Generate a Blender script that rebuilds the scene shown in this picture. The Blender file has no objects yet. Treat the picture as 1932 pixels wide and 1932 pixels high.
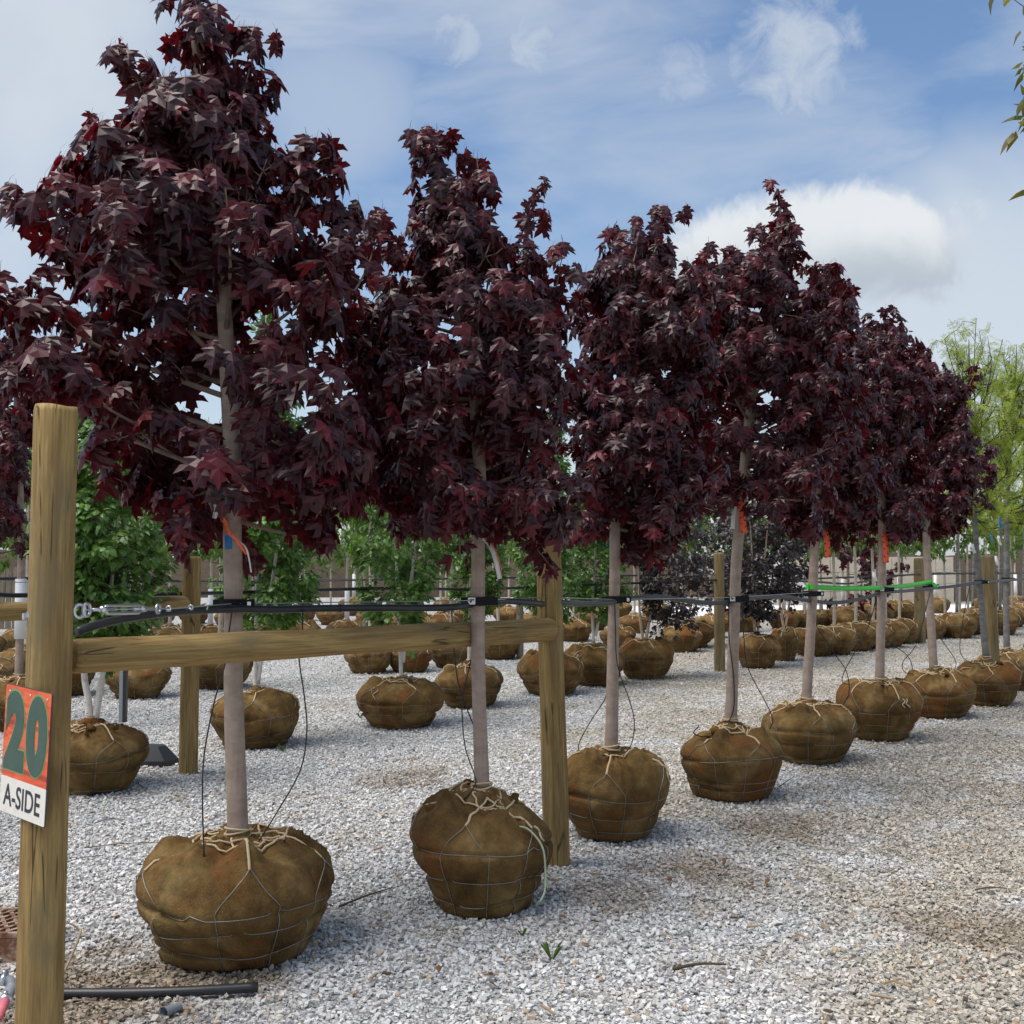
import bpy, math, random
import numpy as np
from mathutils import Vector, Matrix

scene = bpy.context.scene
COL = scene.collection
R_ = math.radians

# ------------------------------------------------------------------ camera
# Calibration: a 26 mm-equivalent phone lens, eye height 1.7 m, tilted slightly up.
F, CX, HORIZON, EYE = 2090.0, 966.0, 1055.0, 1.70
PITCH = math.atan((HORIZON - CX) / F)
cam_d = bpy.data.cameras.new('camera')
cam = bpy.data.objects.new('camera', cam_d)
COL.objects.link(cam)
cam.location = (0, 0, EYE)
cam.rotation_euler = (math.pi / 2 + PITCH, 0, 0)
cam_d.sensor_fit = 'HORIZONTAL'
cam_d.angle = 2 * math.atan(CX / F)
cam_d.clip_start = 0.05
cam_d.clip_end = 3000
scene.camera = cam

def ray(x, y):
    """direction of a picture point (photo measured on a 1932 px grid)"""
    u = (x - CX) / F
    v = (CX - y) / F
    return np.array([u, math.cos(PITCH) - v * math.sin(PITCH), math.sin(PITCH) + v * math.cos(PITCH)])

def P(x, y, d):
    """measured photo point at ground distance d -> metres"""
    r = ray(x, y)
    return np.array([0, 0, EYE]) + r * (d / r[1])

def G(x, y):
    r = ray(x, y)
    return np.array([0, 0, EYE]) + r * (-EYE / r[2])

# ------------------------------------------------------------------ sky, sun, exposure
SUN_EL, SUN_AZ = R_(66), R_(-118)       # azimuth measured clockwise from +Y (behind the camera, to the left)
world = bpy.data.worlds.new('World')
scene.world = world
world.use_nodes = True
wt = world.node_tree
for n in list(wt.nodes):
    wt.nodes.remove(n)
def WN(t, **kw):
    n = wt.nodes.new(t)
    for k, v in kw.items():
        setattr(n, k, v)
    return n
def wlink(a, b):
    wt.links.new(a, b)
def wset(sock, v):
    if hasattr(v, 'is_output') or isinstance(v, bpy.types.NodeSocket):
        wlink(v, sock)
    else:
        sock.default_value = v
def wmath(op, a, b=0.0, c=0.0, clamp=False):
    n = WN('ShaderNodeMath', operation=op, use_clamp=clamp)
    wset(n.inputs[0], a); wset(n.inputs[1], b); wset(n.inputs[2], c)
    return n.outputs[0]
def wvec(op, a, b=None, s=None):
    n = WN('ShaderNodeVectorMath', operation=op)
    wset(n.inputs[0], a)
    if b is not None: wset(n.inputs[1], b)
    if s is not None: wset(n.inputs['Scale'], s)
    return n
def wrange(v, a, b, c, d):
    n = WN('ShaderNodeMapRange', interpolation_type='SMOOTHSTEP')
    wset(n.inputs['Value'], v)
    for k, q in zip(('From Min', 'From Max', 'To Min', 'To Max'), (a, b, c, d)):
        wset(n.inputs[k], q)
    return n.outputs['Result']
def wnoise(vec, scale, detail=6, rough=0.55, dist=0.0):
    n = WN('ShaderNodeTexNoise')
    wlink(vec, n.inputs['Vector'])
    n.inputs['Scale'].default_value = scale
    n.inputs['Detail'].default_value = detail
    n.inputs['Roughness'].default_value = rough
    n.inputs['Distortion'].default_value = dist
    return n.outputs['Fac']
sky = WN('ShaderNodeTexSky', sky_type='NISHITA')
sky.sun_disc = False
sky.sun_elevation = SUN_EL
sky.sun_rotation = SUN_AZ
sky.altitude = 200
sky.air_density = 1.0
sky.dust_density = 1.6
sky.ozone_density = 1.3
tc = WN('ShaderNodeTexCoord')
D = wvec('NORMALIZE', tc.outputs['Generated']).outputs[0]
sep = WN('ShaderNodeSeparateXYZ'); wlink(D, sep.inputs[0])
# thin high cloud: soft slanting streaks
mp = WN('ShaderNodeMapping'); wlink(D, mp.inputs['Vector'])
mp.inputs['Rotation'].default_value = (0, R_(27), 0)
mp.inputs['Location'].default_value = (.3, .2, .55)
mp.inputs['Scale'].default_value = (1.5, 1.5, 5.2)
n1 = wnoise(mp.outputs[0], 1.7, 6, 0.55, 0.35)
n2 = wnoise(D, 2.3, 2, 0.5)
cirrus = wmath('MULTIPLY', wrange(n1, 0.40, 0.78, 0.0, 0.85), wrange(n2, 0.34, 0.62, 0.25, 1.0))
# haze whitening towards the horizon
hz = wrange(sep.outputs['Z'], 0.0, 0.42, 0.62, 0.0)
# cumulus: puffs at measured directions plus a general field of broken cloud
NB = wnoise(D, 13, 6, 0.60, 0.5)
NS = wmath('MULTIPLY_ADD', wnoise(D, 30, 5, 0.62, 0.6), -6.0, 3.0)
NL = wmath('MULTIPLY_ADD', wnoise(D, 4.5, 4, 0.60), -2.4, 1.2)
def puff(x, y, r, nz, soft, top):
    c = ray(x, y); c = c / np.linalg.norm(c)
    k = 2.0 / (r / F) ** 2
    q = wmath('MULTIPLY_ADD', wvec('DOT_PRODUCT', D, tuple(c)).outputs['Value'], -k, k)
    return wrange(wmath('ADD', q, nz), 1 + soft, 1 - soft, 0.0, top)
c = ray(1520, 480); c = c / np.linalg.norm(c)
right = np.cross(c, [0, 0, 1.0]); right /= np.linalg.norm(right)
bigv = wvec('DOT_PRODUCT', D, tuple(np.cross(right, c))).outputs['Value']
biga = wvec('DOT_PRODUCT', D, tuple(right)).outputs['Value']
front = wmath('GREATER_THAN', sep.outputs['Y'], 0.2)
bign = NB
qb = wmath('ADD', wmath('POWER', wmath('MULTIPLY', biga, F / 265), 2.0), wmath('POWER', wmath('MULTIPLY', bigv, F / 108), 2.0))
qb = wmath('ADD', qb, wmath('MULTIPLY_ADD', NB, -3.2, 1.6))
big = wmath('MULTIPLY', wrange(qb, 1.45, .55, 0, 1), front)
cover = wmath('MAXIMUM', wmath('MAXIMUM', cirrus, hz), 0.05)
for (x, y, r, nz, soft, top) in ((-120, 120, 400, NL, .95, .85), (1890, 610, 300, NL, .95, .80), (1560, 640, 260, NL, .95, .6), (640, 190, 150, NL, .95, .45), (870, 75, 46, NS, 1.9, .60), (1005, 85, 50, NS, 1.9, .64),
                                 (1285, 140, 54, NS, 1.9, .50), (1500, 90, 76, NS, 1.9, .66), (1520, 160, 60, NS, 1.9, .6), (1385, 118, 26, NS, 1.6, .42), (1080, 20, 36, NS, 1.9, .4)):
    cover = wmath('MAXIMUM', cover, puff(x, y, r, nz, soft, top))
# broken cumulus elsewhere (also outside the picture)
cum = wrange(wnoise(wvec('ADD', D, (3.1, 1.2, 7.7)).outputs[0], 2.6, 5, 0.55, 0.0), 0.40, 0.60, 0.0, 0.9)
cum = wmath('MULTIPLY', cum, wrange(sep.outputs['Y'], 0.55, 0.2, 0.0, 1.0))
cover = wmath('MAXIMUM', cover, cum)
SKY_STR = 0.081
skyc = WN('ShaderNodeHueSaturation'); skyc.inputs['Saturation'].default_value = 1.18
wlink(sky.outputs[0], skyc.inputs['Color'])
mixc = WN('ShaderNodeMixRGB'); wlink(cover, mixc.inputs['Fac'])
wlink(skyc.outputs[0], mixc.inputs['Color1'])
CLOUD = np.array([0.365, 0.390, 0.415]) / SKY_STR
mixc.inputs['Color2'].default_value = (*CLOUD, 1)
# the big cumulus: bright crown, grey base
shade = wrange(wmath('ADD', bigv, wmath('MULTIPLY', wmath('SUBTRACT', bign, 0.5), 0.05)), -0.028, 0.028, 0.0, 1.0)
cc = WN('ShaderNodeMixRGB'); wlink(shade, cc.inputs['Fac'])
cc.inputs['Color1'].default_value = (*(np.array([0.245, 0.280, 0.317]) / SKY_STR), 1)
cc.inputs['Color2'].default_value = (*(np.array([0.425, 0.440, 0.452]) / SKY_STR), 1)
mixb = WN('ShaderNodeMixRGB'); wlink(wmath('MULTIPLY', big, 0.93), mixb.inputs['Fac'])
wlink(mixc.outputs[0], mixb.inputs['Color1']); wlink(cc.outputs[0], mixb.inputs['Color2'])
bg = WN('ShaderNodeBackground'); bg.inputs['Strength'].default_value = SKY_STR
wlink(mixb.outputs[0], bg.inputs['Color'])
world.cycles.sampling_method = 'MANUAL'
world.cycles.sample_map_resolution = 256
wo = WN('ShaderNodeOutputWorld'); wlink(bg.outputs[0], wo.inputs[0])
sun_d = bpy.data.lights.new('sun', 'SUN')
sun_d.energy = 2.0
sun_d.angle = R_(38)
sun_d.color = (1.0, 0.95, 0.88)
sun = bpy.data.objects.new('sun', sun_d)
COL.objects.link(sun)
sv = Vector((math.sin(SUN_AZ) * math.cos(SUN_EL), math.cos(SUN_AZ) * math.cos(SUN_EL), math.sin(SUN_EL)))
sun.rotation_euler = (-sv).to_track_quat('-Z', 'Y').to_euler()
sun.location = (-6, -4, 12)
vs = scene.view_settings
vs.view_transform = 'Standard'
vs.look = 'None'
vs.gamma = 1.0
vs.use_curve_mapping = False
vs.exposure = 0.95
scene.render.engine = 'CYCLES'
scene.cycles.max_bounces = 4
scene.cycles.diffuse_bounces = 2
scene.cycles.glossy_bounces = 2
scene.cycles.transmission_bounces = 2
scene.cycles.use_adaptive_sampling = True
scene.cycles.adaptive_threshold = 0.02
scene.cycles.caustics_reflective = False
scene.cycles.caustics_refractive = False
scene.cycles.use_denoising = True

# ------------------------------------------------------------------ mesh helpers
def nrm(v):
    v = np.asarray(v, float)
    return v / (np.linalg.norm(v, axis=-1, keepdims=True) + 1e-12)

class MB:
    """collects vertices and faces of one mesh"""
    def __init__(s):
        s.v, s.f, s.a, s.b, s.m, s.n = [], [], [], [], [], 0
    def add(s, v, f, a=0.0, mi=0, b=0.0):
        v = np.asarray(v, float).reshape(-1, 3)
        if not isinstance(f, list): f = [f]
        for q in f:
            q = np.atleast_2d(np.asarray(q, int))
            if q.size:
                s.f.append(q + s.n); s.m.append(np.full(len(q), mi, int))
        s.v.append(v)
        s.a.append(np.broadcast_to(np.asarray(a, float), (len(v),)))
        s.b.append(np.broadcast_to(np.asarray(b, float), (len(v),)))
        s.n += len(v)
        return s
    def mesh(s, name, mats, smooth=True, attr=False):
        me = bpy.data.meshes.new(name)
        v = np.concatenate(s.v) if s.v else np.zeros((0, 3))
        me.vertices.add(len(v)); me.vertices.foreach_set('co', v.astype(np.float32).ravel())
        loops = np.concatenate([f.ravel() for f in s.f])
        tot = np.concatenate([np.full(len(f), f.shape[1], np.int32) for f in s.f])
        start = np.concatenate([[0], np.cumsum(tot)[:-1]]).astype(np.int32)
        me.loops.add(len(loops)); me.loops.foreach_set('vertex_index', loops.astype(np.int32))
        me.polygons.add(len(tot)); me.polygons.foreach_set('loop_start', start)
        me.polygons.foreach_set('loop_total', tot)
        mi = np.concatenate(s.m).astype(np.int32)
        me.polygons.foreach_set('material_index', mi)
        me.polygons.foreach_set('use_smooth', np.full(len(tot), smooth))
        for m in (mats if isinstance(mats, (list, tuple)) else [mats]):
            me.materials.append(m)
        if attr:
            at = me.attributes.new('rnd', 'FLOAT', 'POINT')
            at.data.foreach_set('value', np.concatenate(s.a).astype(np.float32))
            at = me.attributes.new('vein', 'FLOAT', 'POINT')
            at.data.foreach_set('value', np.concatenate(s.b).astype(np.float32))
        me.update(calc_edges=True)
        return me
    def obj(s, name, mats, parent=None, smooth=True, attr=False, loc=None):
        return link(name, s.mesh(name, mats, smooth, attr), parent, loc)

def link(name, me, parent=None, loc=None):
    o = bpy.data.objects.new(name, me)
    COL.objects.link(o)
    if parent is not None: o.parent = parent
    if loc is not None: o.location = loc
    return o
def tag(o, label=None, cat=None, group=None, kind=None):
    if label: o['label'] = label
    if cat: o['category'] = cat
    if group: o['group'] = group
    if kind: o['kind'] = kind
    return o
def empty(name, loc, label, cat, group=None):
    o = bpy.data.objects.new(name, None)
    o.empty_display_size = 0.1
    COL.objects.link(o); o.location = loc
    return tag(o, label, cat, group)
def copy_tree(o, loc, label=None, rz=0, sc=1.0):
    c = o.copy(); COL.objects.link(c); c.location = loc
    c.rotation_euler = (0, 0, rz); c.scale = (sc, sc, sc)
    if label: c['label'] = label
    for ch in o.children:
        k = ch.copy(); COL.objects.link(k); k.parent = c
        for g in ch.children:
            q = g.copy(); COL.objects.link(q); q.parent = k
    return c

def smooth_path(pts, n=24):
    """Catmull-Rom through points"""
    p = np.asarray(pts, float)
    if len(p) < 3:
        t = np.linspace(0, 1, n)[:, None]
        return p[0] * (1 - t) + p[-1] * t
    q = np.vstack([2 * p[0] - p[1], p, 2 * p[-1] - p[-2]])
    out = []
    seg = len(p) - 1
    per = max(2, n // seg)
    for i in range(seg):
        a, b, c, d = q[i], q[i + 1], q[i + 2], q[i + 3]
        for t in np.linspace(0, 1, per, endpoint=False):
            out.append(0.5 * ((2 * b) + (c - a) * t + (2 * a - 5 * b + 4 * c - d) * t * t + (3 * b - a - 3 * c + d) * t ** 3))
    out.append(p[-1])
    return np.array(out)

def tube(path, rad, n=8, caps=True, wob=None):
    p = np.asarray(path, float)
    m = len(p)
    rad = np.broadcast_to(np.asarray(rad, float), (m,))
    t = np.gradient(p, axis=0); t = nrm(t)
    ref = np.array([0, 0, 1.0]) if abs(t[0, 2]) < 0.9 else np.array([1.0, 0, 0])
    u = nrm(np.cross(t[0], ref)); us = [u]
    for i in range(1, m):
        u = us[-1] - t[i] * np.dot(us[-1], t[i])
        us.append(nrm(u))
    us = np.array(us); ws = np.cross(t, us)
    a = np.arange(n) * 2 * np.pi / n
    rr = rad[:, None] * (np.ones((m, n)) if wob is None else wob)
    v = p[:, None, :] + rr[..., None] * (np.cos(a)[None, :, None] * us[:, None, :] + np.sin(a)[None, :, None] * ws[:, None, :])
    v = v.reshape(-1, 3)
    i = np.arange(m - 1)[:, None] * n; j = np.arange(n)[None, :]; k = (j + 1) % n
    f = np.stack([i + j, i + k, i + n + k, i + n + j], -1).reshape(-1, 4)
    fs = [f]
    if caps:
        c = len(v)
        v = np.vstack([v, p[0], p[-1]])
        fs.append(np.stack([np.full(n, c), (np.arange(n) + 1) % n, np.arange(n)], -1))
        o = (m - 1) * n
        fs.append(np.stack([np.full(n, c + 1), o + np.arange(n), o + (np.arange(n) + 1) % n], -1))
    return v, fs

def box(c, s, rot=None):
    c = np.asarray(c, float); s = np.asarray(s, float) / 2
    v = np.array([[x, y, z] for x in (-1, 1) for y in (-1, 1) for z in (-1, 1)], float) * s
    if rot is not None: v = v @ np.asarray(rot).T
    f = np.array([[0, 1, 3, 2], [4, 6, 7, 5], [0, 4, 5, 1], [2, 3, 7, 6], [0, 2, 6, 4], [1, 5, 7, 3]])
    return v + c, f
def rotz(a):
    return np.array([[math.cos(a), -math.sin(a), 0], [math.sin(a), math.cos(a), 0], [0, 0, 1]])
def sines(rng, k, freq):
    """smooth random field from plane waves"""
    d = nrm(rng.normal(size=(k, 3))) * freq * rng.uniform(0.6, 1.5, (k, 1)); ph = rng.uniform(0, 6.28, k)
    return lambda p: np.sin(p @ d.T + ph).sum(-1) / math.sqrt(k)

# ------------------------------------------------------------------ materials
def NEW(name):
    m = bpy.data.materials.new(name)
    m.use_nodes = True
    nt = m.node_tree
    b = nt.nodes['Principled BSDF']
    return m, nt, b
class NT:
    """thin wrapper that keeps node graphs short"""
    def __init__(s, name, rough=0.7, spec=0.3, metal=0.0):
        s.m, s.t, s.b = NEW(name)
        s.b.inputs['Roughness'].default_value = rough
        s.b.inputs['Specular IOR Level'].default_value = spec
        s.b.inputs['Metallic'].default_value = metal
        s.tc = None
    def n(s, t, **kw):
        q = s.t.nodes.new(t)
        for k, v in kw.items(): setattr(q, k, v)
        return q
    def set(s, sock, v):
        if isinstance(v, bpy.types.NodeSocket): s.t.links.new(v, sock)
        else: sock.default_value = v
    def co(s, kind='Object', scale=(1, 1, 1), off=None):
        if kind == 'World':
            g = s.n('ShaderNodeNewGeometry').outputs['Position']
        else:
            g = s.n('ShaderNodeTexCoord').outputs[kind]
        mp = s.n('ShaderNodeMapping'); s.t.links.new(g, mp.inputs['Vector'])
        mp.inputs['Scale'].default_value = scale
        if off is not None: s.set(mp.inputs['Location'], off)
        return mp.outputs[0]
    def noise(s, vec, scale, detail=4, rough=0.5, dist=0.0):
        q = s.n('ShaderNodeTexNoise'); s.t.links.new(vec, q.inputs['Vector'])
        q.inputs['Scale'].default_value = scale; q.inputs['Detail'].default_value = detail
        q.inputs['Roughness'].default_value = rough; q.inputs['Distortion'].default_value = dist
        return q.outputs['Fac']
    def voro(s, vec, scale, feat='F1', out='Distance'):
        q = s.n('ShaderNodeTexVoronoi', feature=feat); s.t.links.new(vec, q.inputs['Vector'])
        q.inputs['Scale'].default_value = scale
        return q.outputs[out]
    def rng(s, v, a, b, c=0.0, d=1.0):
        q = s.n('ShaderNodeMapRange', interpolation_type='SMOOTHSTEP')
        s.set(q.inputs['Value'], v)
        for k, w in zip(('From Min', 'From Max', 'To Min', 'To Max'), (a, b, c, d)): q.inputs[k].default_value = w
        return q.outputs['Result']
    def math(s, op, a, b=0.0):
        q = s.n('ShaderNodeMath', operation=op); s.set(q.inputs[0], a); s.set(q.inputs[1], b)
        return q.outputs[0]
    def mix(s, f, a, b, mode='MIX'):
        q = s.n('ShaderNodeMixRGB', blend_type=mode)
        s.set(q.inputs[0], f)
        for k, v in ((1, a), (2, b)):
            s.set(q.inputs[k], v if isinstance(v, bpy.types.NodeSocket) else (*v, 1))
        return q.outputs[0]
    def ramp(s, v, stops):
        q = s.n('ShaderNodeValToRGB'); s.set(q.inputs[0], v)
        e = q.color_ramp.elements
        while len(e) < len(stops): e.new(0.5)
        for el, (p, c) in zip(e, stops): el.position = p; el.color = (*c, 1)
        return q.outputs[0]
    def bump(s, h, strength=0.4, dist=0.01):
        q = s.n('ShaderNodeBump'); q.inputs['Strength'].default_value = strength; q.inputs['Distance'].default_value = dist
        s.set(q.inputs['Height'], h); s.t.links.new(q.outputs[0], s.b.inputs['Normal'])
        return q
    def rand(s):
        """one number per leaf or stone: object random plus the stored attribute"""
        oi = s.n('ShaderNodeObjectInfo').outputs['Random']
        at = s.n('ShaderNodeAttribute'); at.attribute_name = 'rnd'
        return s.math('FRACT', s.math('ADD', oi, at.outputs['Fac']))
    def color(s, c):
        s.set(s.b.inputs['Base Color'], c if isinstance(c, bpy.types.NodeSocket) else (*c, 1))
        return s

def plain(name, c, rough=0.6, spec=0.3, metal=0.0, var=0.12, scale=30):
    t = NT(name, rough, spec, metal)
    nz = t.noise(t.co(), scale, 4, 0.6)
    t.color(t.mix(nz, tuple(x * (1 - var) for x in c), tuple(min(1, x * (1 + var)) for x in c)))
    return t.m

def leaf_mat(name, stops, back, trans, tmix, rough=0.4, spec=0.5, vein=0.0):
    t = NT(name, rough, spec)
    r = t.rand()
    col = t.ramp(r, stops)
    bf = t.n('ShaderNodeNewGeometry').outputs['Backfacing']
    blotch = t.noise(t.co('Object'), 38, 3, 0.6)
    col = t.mix(0.35, col, t.mix(blotch, (0.45, 0.45, 0.45), (1.5, 1.5, 1.5)), 'MULTIPLY')
    if vein:
        at = t.n('ShaderNodeAttribute'); at.attribute_name = 'vein'
        col = t.mix(t.math('MULTIPLY', t.rng(at.outputs['Fac'], .80, .97), vein), col, (.11, .04, .045))
    col = t.mix(bf, col, back)
    t.color(col)
    rg = t.math('ADD', t.math('MULTIPLY', bf, 0.25), rough)
    t.set(t.b.inputs['Roughness'], rg)
    tr = t.n('ShaderNodeBsdfTranslucent'); t.set(tr.inputs['Color'], t.mix(r, tuple(x * .5 for x in trans), trans))
    mx = t.n('ShaderNodeMixShader'); mx.inputs[0].default_value = tmix
    t.t.links.new(t.b.outputs[0], mx.inputs[1]); t.t.links.new(tr.outputs[0], mx.inputs[2])
    out = [q for q in t.t.nodes if q.type == 'OUTPUT_MATERIAL'][0]
    t.t.links.new(mx.outputs[0], out.inputs[0])
    return t.m

M = {}
M['maple_leaf'] = leaf_mat('maple_leaf', [(0, (.014, .005, .008)), (.35, (.024, .007, .011)), (.62, (.040, .008, .013)), (.86, (.070, .009, .014)), (1, (.12, .014, .020))],
                           (.055, .012, .018), (.40, .008, .014), 0.18, 0.33, 0.33, 0.5)
M['birch_leaf'] = leaf_mat('birch_leaf', [(0, (.060, .135, .024)), (.5, (.095, .195, .038)), (1, (.160, .280, .066))], (.16, .25, .085), (.30, .55, .06), 0.30, 0.36, 0.5)
M['birch_leaf_far'] = leaf_mat('birch_leaf_far', [(0, (.06, .12, .025)), (.5, (.10, .18, .04)), (1, (.16, .26, .06))], (.13, .20, .06), (.3, .5, .06), 0.3, 0.45, 0.4)
M['purple_birch_leaf'] = leaf_mat('purple_birch_leaf', [(0, (.020, .015, .016)), (.6, (.045, .034, .034)), (1, (.095, .078, .080))], (.07, .055, .055), (.10, .05, .045), 0.15, 0.38, 0.5)
M['locust_leaf'] = leaf_mat('locust_leaf', [(0, (.15, .22, .018)), (.5, (.25, .33, .028)), (1, (.38, .44, .05))], (.26, .34, .06), (.55, .65, .06), 0.35, 0.5, 0.3)
M['pear_leaf'] = leaf_mat('pear_leaf', [(0, (.06, .085, .014)), (.5, (.12, .13, .02)), (1, (.16, .10, .03))], (.14, .15, .05), (.45, .42, .05), 0.3, 0.4, 0.5)

def bark(name, a, b, lent, scale=1.0, band=0.16, spot=None):
    t = NT(name, 0.75, 0.25)
    v = t.co('Object', (1, 1, 1.6))
    n1 = t.noise(v, 14 * scale, 5, 0.6)
    n2 = t.noise(t.co('Object', (1, 1, 1.8)), 9 * scale, 4, 0.65)
    n3 = t.noise(t.co('Object', (30, 30, 1.4)), 3, 4, 0.6)
    col = t.mix(t.rng(n1, .3, .7), a, b)
    col = t.mix(t.math('MULTIPLY', t.rng(n2, .56, .72), band), col, lent)
    col = t.mix(t.math('MULTIPLY', t.rng(n3, .5, .75), .35), col, tuple(x * .6 for x in a))
    if spot is not None:
        n4 = t.voro(t.co('Object', (1, 1, 3.5)), 11)
        col = t.mix(t.rng(n4, .17, .08), col, spot)
    t.color(col)
    t.bump(t.math('ADD', n2, n3), 0.18, 0.003)
    return t.m
M['maple_bark'] = bark('maple_bark', (.29, .215, .170), (.39, .305, .250), (.46, .38, .32))
M['twig_bark'] = bark('twig_bark', (.15, .105, .080), (.24, .18, .14), (.30, .24, .19))
M['birch_bark'] = bark('birch_bark', (.62, .57, .50), (.75, .71, .65), (.42, .34, .27), 1.2, 0.5, (.06, .05, .04))
M['peach_bark'] = bark('peach_bark', (.52, .36, .26), (.66, .52, .41), (.30, .17, .11), 1.4, 0.7)
M['grey_bark'] = bark('grey_bark', (.13, .125, .115), (.24, .235, .22), (.30, .29, .27))
M['beige_bark'] = bark('beige_bark', (.42, .36, .28), (.55, .49, .40), (.25, .20, .15))
M['dark_twig'] = bark('dark_twig', (.05, .038, .03), (.10, .08, .065), (.12, .1, .08))

def wood(name, light, mid, dark, grey, endtone):
    t = NT(name, 0.72, 0.25)
    v = t.co('Object', (1, 1, 0.09))
    off = t.n('ShaderNodeObjectInfo').outputs['Random']
    cv = t.n('ShaderNodeCombineXYZ')
    for k in range(3): t.set(cv.inputs[k], t.math('MULTIPLY', off, 13.0 + k))
    mp = t.n('ShaderNodeMapping'); t.t.links.new(v, mp.inputs['Vector']); t.t.links.new(cv.outputs[0], mp.inputs['Location'])
    v = mp.outputs[0]
    warp = t.noise(v, 5, 3, .5, 0.5)
    big = t.noise(v, 16, 5, .62, 0.8)
    fine = t.noise(t.co('Object', (1, 1, .035), cv.outputs[0]), 120, 4, .65, .4)
    patch = t.noise(t.co('Object', (1, 1, .5), cv.outputs[0]), 4.5, 4, .6)
    col = t.ramp(big, [(.25, dark), (.45, mid), (.62, light), (.8, mid)])
    col = t.mix(t.rng(fine, .35, .7, 0, .55), col, tuple(x * .62 for x in dark))
    col = t.mix(t.rng(patch, .50, .72, 0, .75), col, grey)
    # drying checks
    crack = t.voro(t.co('Object', (1, 1, .055), cv.outputs[0]), 17, 'DISTANCE_TO_EDGE')
    cm = t.math('MULTIPLY', t.rng(crack, .028, .004), t.rng(t.noise(t.co('Object', (1, 1, .7), cv.outputs[0]), 6, 2), .50, .60))
    col = t.mix(t.math('MULTIPLY', cm, .85), col, (.045, .03, .014))
    # knots
    kn = t.voro(t.co('Object', (1, 1, .62), cv.outputs[0]), 4.2)
    ring = t.n('ShaderNodeTexWave', wave_type='RINGS')
    km = t.rng(kn, .17, .07)
    t.set(ring.inputs['Scale'], 1.0)
    kc = t.mix(t.math('FRACT', t.math('MULTIPLY', kn, 26.0)), light, dark)
    col = t.mix(t.math('MULTIPLY', km, .75), col, kc)
    col = t.mix(t.rng(kn, .045, .02), col, (.16, .075, .02))
    t.color(col)
    h = t.math('ADD', t.math('MULTIPLY', big, .7), t.math('ADD', t.math('MULTIPLY', fine, .45), t.math('MULTIPLY', cm, -1.6)))
    h = t.math('ADD', h, t.math('MULTIPLY', km, .5))
    t.bump(h, 0.55, 0.006)
    return t.m
M['post_wood'] = wood('post_wood', (.40, .275, .105), (.285, .185, .068), (.17, .105, .040), (.165, .130, .070), None)
M['grey_post'] = wood('grey_post', (.26, .22, .16), (.20, .165, .12), (.12, .10, .07), (.15, .14, .12), None)
M['old_post'] = wood('old_post', (.30, .225, .105), (.22, .160, .072), (.13, .092, .042), (.16, .145, .105), None)

def burlap():
    t = NT('burlap', 0.92, 0.12)
    off = t.n('ShaderNodeObjectInfo').outputs['Random']
    cv = t.n('ShaderNodeCombineXYZ')
    for k in range(3): t.set(cv.inputs[k], t.math('MULTIPLY', off, 7.0 + 3 * k))
    v = t.co('Object', (1, 1, 1), cv.outputs[0])
    big = t.noise(v, 3.6, 4, .6, .4)
    med = t.noise(v, 13, 5, .65)
    fine = t.noise(v, 160, 3, .6)
    col = t.ramp(big, [(.30, (.055, .028, .010)), (.42, (.118, .065, .021)), (.53, (.185, .108, .038)), (.63, (.275, .178, .072)), (.76, (.112, .067, .024))])
    rust = t.noise(t.co('Object', (1, 1, .8), cv.outputs[0]), 2.7, 3, .55, .6)
    col = t.mix(t.rng(rust, .52, .66, 0, .78), col, (.185, .062, .016))
    green = t.noise(t.co('Object', (1, 1, 1.2), cv.outputs[0]), 4.2, 3, .5)
    col = t.mix(t.rng(green, .57, .70, 0, .55), col, (.100, .085, .030))
    col = t.mix(t.rng(med, .35, .7, 0, .45), col, (.060, .038, .016))
    fold = t.noise(t.co('Object', (1, 1, 1), cv.outputs[0]), 30, 5, .7, 1.2)
    wv = t.noise(t.co('Object', (240, 240, 60), None), 1.0, 2, .5)
    col = t.mix(t.rng(wv, .45, .75, 0, .35), col, (.25, .175, .080))
    t.color(col)
    h = t.math('ADD', t.math('MULTIPLY', fine, .5), t.math('ADD', t.math('ADD', t.math('MULTIPLY', med, .9), t.math('MULTIPLY', fold, .8)), t.math('MULTIPLY', wv, .35)))
    t.bump(h, 0.8, 0.010)
    return t.m
M['burlap'] = burlap()
M['twine'] = plain('twine', (.56, .43, .27), .9, .1, 0, .3, 90)
M['green_twine'] = plain('green_twine', (.36, .42, .27), .9, .1, 0, .25, 90)
M['basket_wire'] = plain('basket_wire', (.27, .26, .24), .5, .5, .6, .45, 30)
M['zinc'] = plain('zinc', (.60, .63, .66), .28, .5, .95, .15, 40)
M['cable'] = plain('cable', (.42, .44, .42), .4, .5, .7, .15, 60)
M['hose'] = plain('hose', (.022, .023, .026), .42, .45, 0, .35, 22)
M['grey_hose'] = plain('grey_hose', (.052, .055, .062), .45, .45, 0, .25, 22)
M['drip'] = plain('drip', (.014, .014, .015), .5, .4)
M['strap'] = plain('strap', (.008, .008, .009), .75, .25)
M['label_white'] = plain('label_white', (.72, .72, .70), .5, .3, 0, .06)
M['label_ink'] = plain('label_ink', (.03, .035, .035), .6, .3)
M['white_guard'] = plain('white_guard', (.78, .78, .78), .45, .4, 0, .06, 12)
M['orange_ribbon'] = plain('orange_ribbon', (.85, .125, .045), .45, .4, 0, .08)
M['orange_dot'] = plain('orange_dot', (.05, .012, .008), .6, .3)
M['green_ribbon'] = plain('green_ribbon', (.055, .56, .040), .42, .4, 0, .08, 12)
M['blue_tag'] = plain('blue_tag', (.015, .18, .46), .5, .4)
M['white_tag'] = plain('white_tag', (.66, .66, .63), .5, .3)
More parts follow.
